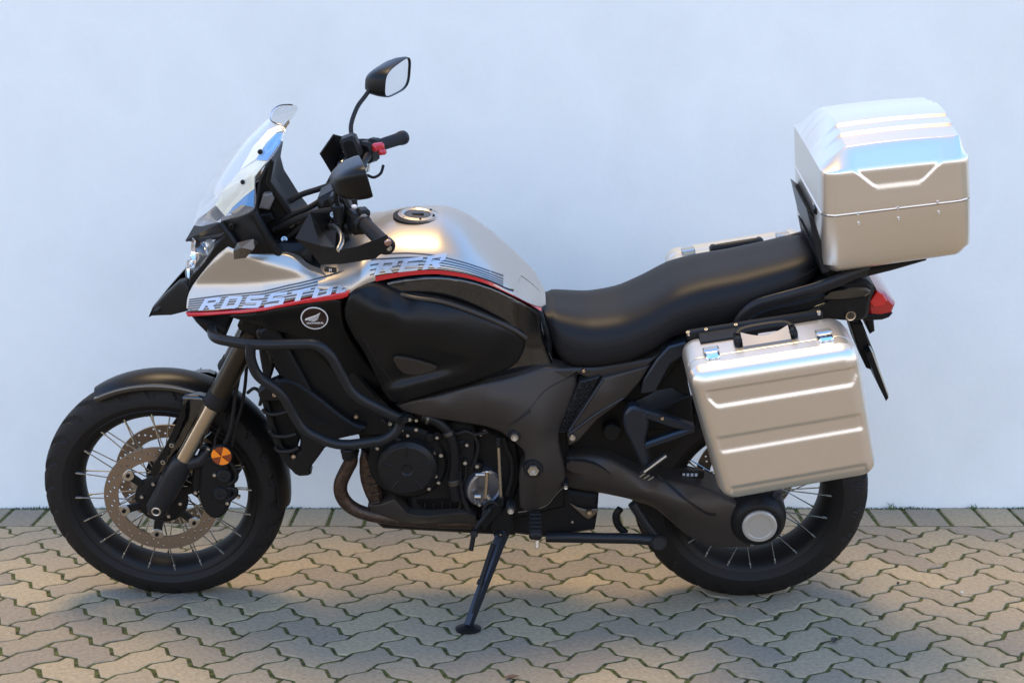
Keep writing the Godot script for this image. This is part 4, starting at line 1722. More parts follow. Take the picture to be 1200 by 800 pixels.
	for q in [[Vector3(.155, .59, .216), .0105, .0165], [Vector3(.203, .499, .224), .0165, .026], [Vector3(.145, .376, .215), .0095, .014], [Vector3(.288, .437, .198), .0062, .009]]:
		var c: Vector3 = q[0]
		g = G.new()
		lathe(g, [Vector2(q[1], -.03), Vector2(q[2], -.03), Vector2(q[2], -.004), Vector2(q[2] - .002, 0), Vector2(q[1], 0), Vector2(q[1], -.03)], c - Vector3(0, 0, .004), Vector3(0, 0, 1), 28)
		part("washer", fc, g, M.satin)
		g = G.new()
		lathe(g, [Vector2(0, -.004), Vector2(q[1] * .48, -.004), Vector2(q[1] * .55, .003), Vector2(q[1] * .9, .004), Vector2(q[1], .0), Vector2(q[1], -.02), Vector2(0, -.02)], c, Vector3(0, 0, 1), 6 if q[1] > .015 else 24)
		part("bolt", fc, g, M.steel)
	# mesh vent with its frame, and the cover behind it
	g = G.new()
	prism(g, P([.322, .724, .17, .373, .739, .17, .298, .582, .17, .265, .574, .17, .273, .601, .17]), .12, .17, .003)
	var vent := part("side_vent", bike, g, M.void)
	for i in 9:
		for j in 3:
			var f := (i + .5) / 9.0
			var a := Vector3(.324, .721, .173).lerp(Vector3(.269, .581, .173), f)
			var b := Vector3(.369, .735, .173).lerp(Vector3(.295, .586, .173), f)
			var c := a.lerp(b, (j + (.25 if i % 2 else .6)) / 3.0)
			g = G.new()
			lathe(g, [Vector2(.0042, -.002), Vector2(.0052, 0), Vector2(.0062, -.002), Vector2(.0052, -.004), Vector2(.0042, -.002)], c, Vector3(0, 0, 1), 6)
			part("mesh_cell", vent, g, M.plastic)
	pr = panel(P([.378, .735, .172, .451, .754, .168, .499, .765, .16, .478, .727, .165, .442, .681, .17, .367, .621, .18, .319, .565, .19, .295, .551, .192, .29, .583, .192, .322, .646, .186]), P([.391, .695, .184]), .006, .03, .010, 0)
	var tc := both("tail_side_cover", bike, pr[0], M.grey)
	g = G.new()
	tube(g, P([.38, .733, .174, .344, .677, .186, .295, .596, .193]), .0035, 8)
	tube(g, P([.433, .68, .173, .366, .642, .184, .297, .591, .194]), .0028, 8)
	part("cover_lip", tc, g, M.blue_metal)
	bolt(tc, Vector3(.303, .582, .2), .009, M.steel)
	bolt(tc, Vector3(.33, .754, .168), .005, M.fork)
	g = G.new()
	prism(g, P([.214, .717, .15, .246, .751, .15, .365, .756, .15, .495, .78, .15, .526, .798, .15, .489, .756, .15, .377, .729, .15, .344, .725, .15, .313, .741, .15, .279, .717, .15]), .10, .157, .005)
	part("seat_rail", bike, g, M.grey)
	g = G.new()
	prism(g, P([.477, .686, .16, .514, .691, .16, .55, .77, .16, .586, .796, .16, .586, .831, .16, .544, .819, .16, .515, .784, .16, .483, .727, .16]), .10, .165, .004)
	both("rear_frame", bike, g, M.blue_metal)
	# side stand
	var up := Vector3(0, cos(LEAN), -sin(LEAN))
	var sd := group("side_stand", bike)
	g = G.new()
	var a0 := Vector3(.126, .286, .165)
	var a1 := Vector3(.034, .080, .299)
	tube(g, PackedVector3Array([a0, a0.lerp(a1, .15), a0.lerp(a1, .97), a1]), PackedFloat32Array([.019, .0165, .0125, .0125]), 4, .9)
	part("stand_leg", sd, g, M.stand)
	g = G.new()
	tube(g, PackedVector3Array([a0.lerp(a1, .12) + Vector3(-.016, 0, .008), a0.lerp(a1, .5) + Vector3(-.012, 0, .009)]), .0065, 10)
	tube(g, PackedVector3Array([a0.lerp(a1, .5) + Vector3(-.012, 0, .009), a0.lerp(a1, .56) + Vector3(-.012, 0, .009)]), .009, 10)
	tube(g, PackedVector3Array([a0.lerp(a1, .56) + Vector3(-.006, 0, .011), a0.lerp(a1, .85) + Vector3(-.002, 0, .012)]), .004, 8)
	part("stand_spring", sd, g, M.dark)
	g = G.new()
	lathe(g, [Vector2(0, 0), Vector2(.032, 0), Vector2(.034, .002), Vector2(.034, .006), Vector2(.030, .008), Vector2(.018, .012), Vector2(0, .014)], Vector3(.034, .0, .305) + up * .0 + Vector3(0, .0692, 0), up, 24)
	part("stand_foot", sd, g, M.dark)
	g = G.new()
	prism(g, P([.09, .361, .17, .148, .356, .17, .153, .299, .17, .132, .263, .17, .105, .26, .17, .092, .299, .17]), .12, .175, .005)
	prism(g, P([.072, .357, .19, .117, .382, .19, .126, .362, .19, .076, .3, .19, .063, .326, .19]), .15, .188, .004)
	part("stand_bracket", sd, g, M.dark)
	bolt(sd, Vector3(.118, .285, .182), .0085, M.stand)
	bolt(sd, Vector3(.118, .29, .19), .0035, M.fork)
	# foot controls
	g = G.new()
	tube(g, rounded(P([.093, .373, .2, .064, .34, .215, .05, .318, .22, .041, .268, .235]), .02), .0065, 10)
	cyl(g, Vector3(.05, .306, .2), Vector3(.051, .331, .26), .010, 12, .002)
	part("shift_lever", bike, g, M.dark)
	g = G.new()
	var pa := Vector3(.209, .349, .19)
	box(g, pa + Vector3(0, .0, .055), Vector3(.034, .022, .12), .006)
	for k in 5:
		box(g, pa + Vector3(0, .0125, .02 + .021 * k), Vector3(.030, .006, .010), .002)
	var fp := part("foot_peg", bike, g, M.rubber)
	g = G.new()
	cyl(g, pa + Vector3(.004, -.012, .105), pa + Vector3(.004, -.034, .113), .006, 10, .002)
	part("peg_feeler", fp, g, M.steel)
	# centre stand tube
	var ct := group("centre_stand", bike)
	g = G.new()
	tube(g, rounded(P([.24, .247, .13, .376, .256, .15, .476, .266, .17, .528, .263, .175]), .05), .0145, 14)
	part("cross_tube", ct, g, M.satin)
	g = G.new()
	tube(g, P([.465, .366, .16, .501, .306, .16, .536, .254, .16]), .0125, 12)
	part("lever_tube", ct, g, M.satin)
	g = G.new()
	cyl(g, Vector3(.542, .234, .13), Vector3(.535, .268, .2), .0215, 20, .005)
	part("roller", ct, g, M.rubber)
	g = G.new()
	tube(g, smooth(P([.437, .328, .12, .426, .307, .12, .432, .278, .12, .453, .254, .12])), .010, 10)
	part("stand_hook", ct, g, M.dark)
	g = G.new()
	prism(g, P([.3, .351, .13, .321, .338, .13, .343, .331, .13, .38, .333, .13, .369, .315, .13, .353, .302, .13, .339, .31, .13, .325, .325, .13]), .125, .132, .002)
	part("stand_plate", ct, g, M.fork_dark)
	bolt(ct, Vector3(.354, .329, .14), .008, M.fork)
	bolt(ct, Vector3(.309, .3, .14), .004, M.steel)


func rear_end() -> void:
	# seat
	var top := P([.227, .872, -.05, .244, .886, -.05, .271, .877, -.05, .35, .869, -.05, .428, .882, -.05, .494, .913, -.05, .56, .951, -.05, .626, .972, -.05, .724, .991, -.05, .812, 1.013, -.05, .877, 1.029, -.05, .91, 1.031, -.05, .935, 1.013, -.05, .956, .977, -.05])
	var bot := P([.224, .876, .09, .242, .823, .115, .261, .782, .13, .279, .761, .14, .305, .749, .15, .365, .753, .16, .44, .77, .165, .503, .8, .165, .556, .836, .16, .624, .857, .155, .71, .878, .15, .801, .918, .14, .864, .951, .13, .902, .973, .11, .935, 1.003, .08])
	var rings := []
	var x0 := top[0].x
	var x1 := top[top.size() - 1].x
	for i in 61:
		var f := i / 60.0
		var x := lerpf(x0, x1, f)
		var yb := curve_y(bot, x)
		var yc := maxf(curve_y(top, x), yb + .02)
		var zs := curve_z(bot, x)
		var e := 1.0
		if i < 4:
			e = sqrt(1.0 - pow((4 - i) / 4.4, 2.0))
		if i > 55:
			e = sqrt(1.0 - pow((i - 55) / 5.4, 2.0))
		var ym := lerpf(yb, yc, .45)
		yb = lerpf(ym, yb, e)
		yc = lerpf(ym, yc, e)
		zs *= lerpf(.6, 1.0, e)
		var r := PackedVector3Array()
		# bottom edge tucked in, bulging side, rounded shoulder, slightly dished top
		var half := [[.86, .0], [.95, .03], [.995, .12], [1.0, .25], [.985, .42], [.95, .60], [.90, .74], [.82, .86], [.70, .945], [.55, .985], [.35, 1.0], [.15, .997], [.0, .995]]
		for k in range(half.size() - 1):
			r.append(Vector3(x, lerpf(yb, yc, half[k][1]), zs * half[k][0]))
		for k in range(half.size() - 1, -1, -1):
			r.append(Vector3(x, lerpf(yb, yc, half[k][1]), -zs * half[k][0]))
		rings.append(r)
	var g := G.new()
	var h := G.new()
	h.fan(rings[0], false)
	for i in 60:
		h.strip(rings[i], rings[i + 1], true)
	h.fan(rings[60], true)
	g.solid(h)
	var seat := part("seat", bike, g, M.vinyl, 60.0)
	for k in [4, 21]:
		g = G.new()
		var line := PackedVector3Array()
		for i in range(3, 58):
			line.append(rings[i][k].lerp(rings[i][k + 1], .35))
		tube(g, line, .0016, 6)
		part("seam", seat, g, M.rubber)
	# tail and inner fender
	g = G.new()
	prism(g, P([.367, .718, .12, .498, .747, .12, .582, .814, .12, .714, .861, .12, .804, .912, .12, .917, .977, .12, .98, .986, .12, 1.004, .954, .12, .978, .88, .12, .862, .852, .12, .755, .833, .12, .659, .802, .12, .585, .766, .12, .556, .718, .12, .512, .665, .12, .468, .64, .12, .402, .645, .12]), -.12, .12, .008)
	prism(g, P([.37, .675, .08, .471, .636, .08, .49, .551, .08, .534, .45, .08, .513, .383, .08, .376, .399, .08, .288, .476, .08]), -.09, .08, .01)
	prism(g, P([.516, .663, .1, .555, .743, .1, .593, .772, .1, .609, .653, .1, .591, .655, .1, .564, .673, .1]), -.1, .1, .004)
	part("rear_fender", bike, g, M.dark)
	g = G.new()
	prism(g, P([.491, .546, .07, .598, .562, .07, .633, .534, .07, .629, .476, .07, .599, .432, .07, .582, .404, .07, .536, .399, .07]), -.08, .07, .008)
	prism(g, P([.482, .596, .1, .513, .601, .1, .592, .646, .1, .613, .653, .1, .626, .562, .1, .506, .549, .1]), -.09, .1, .004)
	part("mudguard", bike, g, M.plastic)
	g = G.new()
	prism(g, P([.723, .869, .15, .755, .906, .15, .799, .924, .15, .893, .943, .15, .944, .97, .15, .974, .993, .15, 1.027, .995, .15, 1.057, .97, .15, 1.045, .938, .15, 1.044, .892, .15, 1.03, .881, .15, .973, .881, .15, .908, .892, .15, .855, .874, .15, .75, .855, .15]), -.15, .15, .010, 1)
	part("tail_cowl", bike, g, M.plastic)
	g = G.new()
	prism(g, P([.924, .958, .16, .942, .974, .16, 1.024, .979, .16, 1.046, .965, .16, 1.022, .949, .16, .966, .942, .16, .925, .942, .16]), .145, .163, .005, 1)
	prism(g, P([.789, .894, .155, .884, .917, .155, .939, .94, .155, .92, .917, .155, .854, .89, .155, .801, .876, .155]), .14, .158, .004)
	both("tail_trim", bike, g, M.gloss)
	for s in [1.0, -1.0]:
		g = G.new()
		tube(g, rounded(P([.707, .859, .165, .724, .905, .175, .753, .937, .18, .793, .95, .18, .902, .981, .178, .959, 1.003, .17, 1.01, 1.016, .15, 1.078, 1.016, .11]), .03, 5), .0170, 14, .7)
		part("grab_rail", bike, g if s > 0 else flipped(g), M.satin)
	# tail lamp
	var tl := group("tail_light", bike)
	g = G.new()
	rings = []
	var outl := P([1.044, .914, .09, 1.069, .947, .09, 1.094, .937, .09, 1.122, .909, .09, 1.114, .881, .09, 1.082, .874, .09, 1.052, .877, .09])
	for lv in [[-.105, .72], [-.098, .9], [-.085, 1.0], [.085, 1.0], [.098, .9], [.105, .72]]:
		var c := Vector3.ZERO
		for p in outl:
			c += p
		c /= outl.size()
		var r := PackedVector3Array()
		for p in outl:
			var q: Vector3 = c + (p - c) * lv[1]
			r.append(Vector3(q.x, q.y, lv[0]))
		rings.append(r)
	h = G.new()
	h.fan(rings[0], false)
	for i in 5:
		h.strip(rings[i], rings[i + 1], true)
	h.fan(rings[5], true)
	g.solid(h)
	part("lens", tl, g, M.tail, 25.0)
	g = G.new()
	prism(g, P([1.051, .917, .108, 1.067, .947, .108, 1.083, .94, .108, 1.096, .921, .108, 1.086, .907, .108, 1.063, .903, .108]), .106, .110, .002)
	part("lens_facet", tl, g, M.tail_bright)
	g = G.new()
	prism(g, P([1.041, .881, .1, 1.114, .885, .1, 1.106, .874, .1, 1.089, .867, .1, 1.042, .864, .1]), -.1, .106, .003)
	part("lamp_base", tl, g, M.plastic)
	# lock
	g = G.new()
	lathe(g, [Vector2(.009, 0), Vector2(.0095, .005), Vector2(.0125, .006), Vector2(.0138, .003), Vector2(.0138, -.01), Vector2(.009, 0)], Vector3(.996, .9, .153), Vector3(0, 0, 1), 24)
	var lock := part("seat_lock", bike, g, M.fork)
	g = G.new()
	lathe(g, [Vector2(0, .003), Vector2(.009, .003), Vector2(.009, -.01), Vector2(0, -.01)], Vector3(.996, .9, .153), Vector3(0, 0, 1), 20)
	box(g, Vector3(.995, .902, .157), Vector3(.002, .010, .002), .0003)
	part("key_slot", lock, g, M.cap)
	# licence plate bracket
	g = G.new()
	prism(g, P([1.019, .838, .03, 1.054, .833, .03, 1.071, .794, .03, 1.091, .751, .03, 1.108, .707, .03, 1.098, .697, .03, 1.074, .707, .03, 1.047, .763, .03]), -.05, .05, .004)
	prism(g, P([1.058, .846, .05, 1.08, .851, .05, 1.087, .812, .05, 1.075, .803, .05]), -.06, .05, .004)
	var pb := part("plate_bracket", bike, g, M.plastic)
	g = G.new()
	prism(g, P([1.061, .767, .09, 1.072, .775, .09, 1.13, .641, .09, 1.124, .631, .09, 1.1, .675, .09]), -.09, .09, .0015)
	part("plate_holder", pb, g, M.plastic)
	g = G.new()
	prism(g, P([1.073, .772, .09, 1.079, .77, .09, 1.13, .649, .09, 1.128, .641, .09]), -.085, .088, .0008)
	part("number_plate", pb, g, M.plate)
	# swing arm with the final drive
	var sa := group("swing_arm", bike)
	var pr := panel(P([.272, .486, .12, .35, .494, .125, .408, .484, .13, .457, .454, .135, .526, .426, .135, .597, .421, .14, .669, .404, .15, .736, .369, .165, .787, .366, .17, .795, .237, .17, .739, .234, .165, .681, .228, .155, .613, .259, .145, .571, .298, .14, .522, .341, .135, .465, .36, .132, .374, .379, .128, .273, .397, .12]),
			P([.371, .452, .155, .506, .404, .165, .664, .35, .178, .327, .47, .142, .645, .291, .165, .713, .281, .17, .595, .388, .176]), .010, .10, .012, 1)
	part("arm", sa, pr[0], M.grey)
	strip_line(sa, pr[1], P([.533, .432, .15, .598, .391, .15, .656, .35, .15, .685, .342, .15]), P([.533, .432, .15, .598, .391, .15, .656, .35, .15, .685, .342, .15]), 0.0, .004, "arm_crease", M.dark)
	g = G.new()
	prism(g, P([.29, .49, .16, .348, .487, .16, .389, .467, .16, .412, .442, .16, .371, .447, .16, .291, .46, .16]), .14, .157, .006, 1)
	part("arm_pad", sa, g, M.grey)
	var hc := Vector3(.7975, .321, 0)
	g = G.new()
	lathe(g, [Vector2(0, .06), Vector2(.078, .06), Vector2(.080, .10), Vector2(.078, .15), Vector2(.072, .175), Vector2(.062, .190), Vector2(.052, .196), Vector2(0, .196)], hc, Vector3(0, 0, 1), 48)
	part("final_drive", sa, g, M.dark)
	g = G.new()
	lathe(g, [Vector2(0, .190), Vector2(.0445, .190), Vector2(.0455, .193), Vector2(.0455, .203), Vector2(.042, .2065), Vector2(.034, .2065), Vector2(.032, .2045), Vector2(0, .2045)], hc, Vector3(0, 0, 1), 48)
	part("hub_cap", sa, g, M.hubcap)
	g = G.new()
	prism(g, P([.763, .383, .19, .788, .421, .19, .825, .421, .19, .81, .383, .19]), .10, .15, .006)
	tube(g, P([.82, .324, .15, .837, .366, .15, .848, .401, .15]), .014, 10)
	part("drive_strut", sa, g, M.blue_metal)
	# passenger peg hanger
	var ph := group("passenger_hanger", bike)
	g = G.new()
	prism(g, P([.433, .64, .19, .452, .667, .19, .489, .652, .19, .501, .614, .19, .49, .56, .19, .51, .496, .19, .488, .483, .19, .457, .555, .19, .434, .601, .19]), .15, .192, .006, 1)
	prism(g, P([.478, .655, .19, .531, .638, .19, .615, .606, .19, .614, .592, .19, .563, .599, .19, .488, .628, .19]), .16, .19, .005)
	prism(g, P([.477, .553, .19, .563, .587, .19, .615, .606, .19, .616, .587, .19, .564, .565, .19, .487, .535, .19]), .16, .19, .005)
	part("hanger", ph, g, M.blue_metal)
	g = G.new()
	cyl(g, Vector3(.483, .474, .2), Vector3(.547, .531, .2), .011, 12, .003)
	part("folded_peg", ph, g, M.rubber)
	g = G.new()
	tube(g, P([.489, .488, .212, .544, .535, .212]), .004, 8)
	for k in 3:
		var q := Vector3(.479, .471, .205).lerp(Vector3(.501, .461, .205), k / 2.0)
		tube(g, PackedVector3Array([q, q + Vector3(.012, .012, .006)]), .003, 8)
	part("peg_spring", ph, g, M.steel)
	g = G.new()
	lathe(g, [Vector2(0, 0), Vector2(.02, 0), Vector2(.024, -.004), Vector2(.024, -.03), Vector2(0, -.03)], Vector3(.408, .557, .13), Vector3(0, 0, 1), 24)
	part("shock_adjuster", ph, g, M.dark)
	g = G.new()
	tube(g, P([.352, .536, .05, .457, .422, .05]), .028, 16)
	part("shock_absorber", bike, g, M.dark)
	bolt(ph, Vector3(.531, .634, .196), .005, M.fork)
	# warning label on the mudguard
	g = G.new()
	box(g, Vector3(.628, .42, .1), Vector3(.06, .022, .004), .001)
	var lab := part("warning_label", bike, g, M.plastic)
	g = G.new()
	for k in 4:
		box(g, Vector3(.604, .421, .103) + Vector3(.011 * k, 0, 0), Vector3(.007, .009, .001), .0003)
	part("label_print", lab, g, M.pale_blue)


func cockpit() -> void:
	# windscreen, one curved clear sheet
	var rows := [
		[Vector3(-.656, 1.111, .0), Vector3(-.556, 1.151, .15)], [Vector3(-.642, 1.147, .0), Vector3(-.481, 1.185, .165)], [Vector3(-.612, 1.201, .0), Vector3(-.471, 1.267, .165)], [Vector3(-.571, 1.259, .0), Vector3(-.435, 1.306, .155)], [Vector3(-.523, 1.314, .0), Vector3(-.41, 1.341, .142)], [Vector3(-.48, 1.352, .0), Vector3(-.402, 1.363, .118)], [Vector3(-.447, 1.378, .0), Vector3(-.407, 1.372, .095)]]
	var cs := PackedVector3Array()
	var es := PackedVector3Array()
	for r in rows:
		cs.append(r[0]); es.append(r[1])
	cs = smooth(cs, 5)
	es = smooth(es, 5)
	var front := []
	var back := []
	for i in cs.size():
		var rf := PackedVector3Array()
		var rb := PackedVector3Array()
		for k in 29:
			var s := -1.0 + 2.0 * k / 28.0
			var b := absf(s)
			var f := 0.45 * b * b + 0.55 * b * b * b * b
			var v := Vector3(lerpf(cs[i].x, es[i].x, f), lerpf(cs[i].y, es[i].y, f), es[i].z * sin(s * 1.3) / sin(1.3))
			rf.append(v)
			rb.append(v + Vector3(.0035, -.0012, 0))
		front.append(rf)
		back.append(rb)
	var h := G.new()
	for i in cs.size() - 1:
		h.strip(front[i], front[i + 1], false)
		h.strip(back[i + 1], back[i], false)
	var loop_f := PackedVector3Array()
	var loop_b := PackedVector3Array()
	for k in 29:
		loop_f.append(front[0][k]); loop_b.append(back[0][k])
	for i in range(1, cs.size()):
		loop_f.append(front[i][28]); loop_b.append(back[i][28])
	for k in range(27, -1, -1):
		loop_f.append(front[cs.size() - 1][k]); loop_b.append(back[cs.size() - 1][k])
	for i in range(cs.size() - 2, 0, -1):
		loop_f.append(front[i][0]); loop_b.append(back[i][0])
	h.strip(loop_f, loop_b, true)
	var g := G.new()
	g.solid(h)
	var ws := part("windscreen", bike, g, M.glass, 50.0)
	g = G.new()
	for s in [[cs.size() - 1, .0]]:
		tube(g, front[s[0]], .0018, 6)
	part("screen_rim", ws, g, M.smoke)
	for q in [Vector3(-.457, 1.322, .15), Vector3(-.502, 1.249, .158)]:
		for s in [1.0]:
			g = G.new()
			lathe(g, [Vector2(0, .003), Vector2(.003, .003), Vector2(.0055, .0015), Vector2(.0065, -.003), Vector2(0, -.005)], q * Vector3(1, 1, s), Vector3(-.35, .25, .9 * s).normalized(), 18)
			part("screen_screw", ws, g, M.dark)
	# screen support: a pale metal frame behind the glass
	g = G.new()
	prism(g, P([-.561, 1.156, .12, -.538, 1.183, .12, -.513, 1.213, .12, -.492, 1.24, .12, -.5, 1.178, .12, -.532, 1.152, .12]), .10, .118, .003)
	prism(g, P([-.484, 1.262, .11, -.452, 1.301, .11, -.421, 1.335, .11, -.418, 1.323, .11, -.449, 1.28, .11, -.476, 1.249, .11]), .10, .112, .002)
	both("screen_support", bike, g, M.support)
	for fl in [[P([-.507, 1.193, .163, -.478, 1.188, .167, -.473, 1.233, .167, -.502, 1.212, .163, -.532, 1.183, .155, -.551, 1.158, .15]), M.painted_reflection_blue], [P([-.551, 1.158, .15, -.532, 1.183, .155, -.502, 1.212, .163, -.473, 1.235, .167, -.471, 1.265, .167, -.441, 1.301, .158, -.467, 1.3, .15, -.509, 1.274, .146, -.552, 1.224, .14, -.576, 1.184, .138]), M.painted_reflection],
			[P([-.467, 1.303, .15, -.439, 1.303, .157, -.408, 1.343, .143, -.404, 1.362, .122, -.419, 1.359, .118, -.442, 1.339, .135]), M.painted_reflection_blue], [P([-.508, 1.276, .146, -.467, 1.305, .15, -.442, 1.341, .135, -.419, 1.361, .118, -.404, 1.365, .118, -.414, 1.375, .1, -.441, 1.364, .105, -.476, 1.329, .13]), M.painted_reflection]]:
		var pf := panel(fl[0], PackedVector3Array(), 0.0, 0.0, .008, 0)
		part("painted_sky_reflection", ws, pf[0], fl[1])  # sky reflection and iridescence painted as coloured patches on the near glass
	# nose
	g = G.new()
	shell(g, P([-.688, 1.042, .0, -.652, 1.099, .0, -.568, 1.137, .135, -.558, 1.111, .13, -.573, 1.096, .12, -.63, 1.071, .075, -.65, 1.102, .0, -.688, 1.043, -.002]),
			[[0, 1, 2], [0, 2, 3], [0, 3, 4], [0, 4, 5]], .006)
	both("nose_brow", bike, g, M.plastic)
	g = G.new()
	var pr := panel(P([-.568, 1.142, .135, -.527, 1.153, .15, -.479, 1.18, .165, -.468, 1.158, .165, -.417, 1.062, .168, -.451, 1.055, .165, -.481, 1.051, .162, -.535, 1.052, .14, -.568, 1.049, .12, -.61, 1.007, .105, -.658, .958, .09, -.672, .949, .085, -.665, .976, .09, -.625, 1.019, .1, -.588, 1.072, .12, -.563, 1.102, .13]),
			P([-.5, 1.133, .168, -.476, 1.099, .176]), .005, .03, .010, 0)
	both("headlight_cowl", bike, pr[0], M.plastic)
	g = G.new()
	tube(g, P([-.479, 1.173, .168, -.451, 1.117, .172, -.421, 1.065, .17]), .010, 8)
	both("cowl_ridge", bike, g, M.plastic)
	g = G.new()
	tube(g, P([-.567, 1.136, .138, -.541, 1.111, .155, -.529, 1.091, .16]), .009, 8)
	both("cowl_ridge", bike, g, M.plastic)
	for s in [1.0, -1.0]:
		bolt(bike, Vector3(-.537, 1.136, .158) * Vector3(1, 1, s), .007, M.dark, Vector3(0, 0, s), "screen_bolt")
	# front indicator
	g = G.new()
	shell(g, P([-.531, 1.062, .19, -.53, 1.086, .195, -.517, 1.109, .2, -.479, 1.12, .205, -.466, 1.112, .2, -.479, 1.095, .215, -.498, 1.073, .21, -.504, 1.104, .222]),
			[[0, 1, 7, 6], [1, 2, 7], [2, 3, 7], [3, 5, 7], [3, 4, 5], [5, 6, 7]], .012)
	both("front_indicator", bike, g, M.smoke)
	# headlight: chrome bowl behind a clear lens
	g = G.new()
	pr = panel(P([-.678, .942, .05, -.687, .954, .04, -.688, .988, .03, -.671, 1.027, .035, -.631, 1.067, .07, -.593, 1.088, .11, -.588, 1.072, .12, -.621, 1.023, .1, -.651, .988, .09]),
			P([-.64, 1.027, .085, -.664, .99, .066]), .0, .006, .010, 1)
	var hl := group("headlight", bike)
	part("lens", hl, pr[0], M.lens)
	part("lens", hl, flipped(pr[0]), M.lens)
	g = G.new()
	lathe(g, [Vector2(.006, .0), Vector2(.024, .006), Vector2(.034, .018), Vector2(.038, .036), Vector2(.036, .036), Vector2(.030, .018), Vector2(.006, .004), Vector2(.006, .0)], Vector3(-.623, 1.028, .05), Vector3(-1, .1, .35).normalized(), 28)
	lathe(g, [Vector2(.004, .0), Vector2(.018, .006), Vector2(.026, .026), Vector2(.024, .026), Vector2(.004, .004), Vector2(.004, .0)], Vector3(-.652, .98, .04), Vector3(-1, .1, .35).normalized(), 24)
	part("reflector", hl, g, M.chrome)
	part("reflector", hl, flipped(g), M.chrome)
	g = G.new()
	prism(g, P([-.669, .948, .06, -.645, .995, .06, -.61, 1.031, .06, -.591, 1.059, .06, -.579, 1.041, .06, -.618, .981, .06]), -.06, .06, .004)
	part("housing", hl, g, M.support)
	# beak
	pr = panel(P([-.798, .836, .01, -.787, .86, .012, -.747, .905, .035, -.703, .95, .06, -.683, .959, .07, -.669, .944, .085, -.675, .912, .086, -.68, .881, .085, -.731, .855, .05]), P([-.727, .893, .052]), .006, .02, .010, 0)
	both("beak", bike, pr[0], M.plastic)
	g = G.new()
	prism(g, P([-.783, .856, .03, -.742, .896, .03, -.706, .929, .03, -.692, .918, .03, -.696, .87, .03, -.744, .851, .03]), -.03, .03, .006)
	part("beak_core", bike, g, M.plastic)
	# dash
	g = G.new()
	prism(g, P([-.488, 1.169, .08, -.476, 1.231, .08, -.447, 1.286, .08, -.435, 1.279, .08, -.444, 1.24, .08, -.437, 1.205, .08, -.403, 1.143, .08, -.379, 1.107, .08, -.384, 1.03, .08, -.431, 1.021, .08, -.478, 1.102, .08]), -.09, .085, .006)
	part("dash_cowl", bike, g, M.dark)
	g = G.new()
	prism(g, P([-.463, 1.201, .11, -.441, 1.206, .11, -.436, 1.19, .11, -.45, 1.162, .11, -.475, 1.166, .11]), .085, .113, .004)
	part("dash_switch", bike, g, M.dash)
	g = G.new()
	prism(g, P([-.472, 1.149, .1, -.446, 1.154, .1, -.439, 1.136, .1, -.456, 1.123, .1, -.473, 1.132, .1]), .07, .11, .004)
	prism(g, P([-.44, 1.294, .1, -.432, 1.281, .1, -.443, 1.233, .1, -.414, 1.189, .1, -.386, 1.136, .1, -.397, 1.132, .1, -.428, 1.18, .1, -.456, 1.229, .1]), .05, .105, .003)
	part("dash_bracket", bike, g, M.plastic)
	# handlebar, one side built and mirrored
	g = G.new()
	tube(g, rounded(PackedVector3Array([Vector3(-.164, 1.188, -.43), Vector3(-.227, 1.200, -.30), Vector3(-.270, 1.160, -.13), Vector3(-.275, 1.135, -.06), Vector3(-.275, 1.135, .06), Vector3(-.262, 1.160, .13), Vector3(-.205, 1.200, .30), Vector3(-.142, 1.188, .43)]), .05, 6), .0112, 14)
	part("handlebar", bike, g, M.satin)
	g = G.new()
	box(g, Vector3(-.275, 1.120, .06), Vector3(.05, .06, .03), .006)
	box(g, Vector3(-.275, 1.120, -.06), Vector3(.05, .06, .03), .006)
	box(g, Vector3(-.31, 1.085, 0), Vector3(.10, .05, .17), .012)
	part("bar_clamp", bike, g, M.dark)
	bolt(bike, Vector3(-.288, 1.159, .16), .010, M.fork, Vector3(.2, .4, 1).normalized(), "clamp_bolt")
	for s in [1.0, -1.0]:
		var bars := group("grip_assembly", bike)
		if s < 0:
			bars.position.x = -.022
		var f := Vector3(1, 1, s)
		g = G.new()
		var ga := Vector3(-.197, 1.199, .315)
		var gb := Vector3(-.140, 1.188, .428)
		var gd := (gb - ga).normalized()
		lathe(g, [Vector2(0, 0), Vector2(.019, 0), Vector2(.019, .004), Vector2(.0165, .006), Vector2(.0168, .05), Vector2(.0175, .118), Vector2(.0185, .120), Vector2(.0185, .127), Vector2(0, .127)], ga, gd, 28)
		part("grip", bars, g if s > 0 else flipped(g), M.rubber)
		g = G.new()
		lathe(g, [Vector2(0, 0), Vector2(.0175, 0), Vector2(.020, .004), Vector2(.020, .016), Vector2(.015, .021), Vector2(0, .021)], gb, gd, 28)
		part("bar_end", bars, g if s > 0 else flipped(g), M.satin)
		bolt(bars, (gb + gd * .022) * f, .007, M.steel, gd * f)
		g = G.new()
		var sw := Vector3(-.216, 1.198, .285)
		var bb := Basis.looking_at(gd, Vector3.UP)
		box(g, sw + Vector3(.002, -.004, 0), Vector3(.046, .055, .05), .008, bb)
		box(g, sw + Vector3(.016, .020, .008), Vector3(.028, .020, .03), .005, bb)
		box(g, sw + Vector3(-.02, -.025, -.02), Vector3(.04, .03, .035), .006, bb)
		cyl(g, sw + gd * .026, sw + gd * .045, .022, 18, .004)
		part("switch_housing", bars, g if s > 0 else flipped(g), M.plastic)
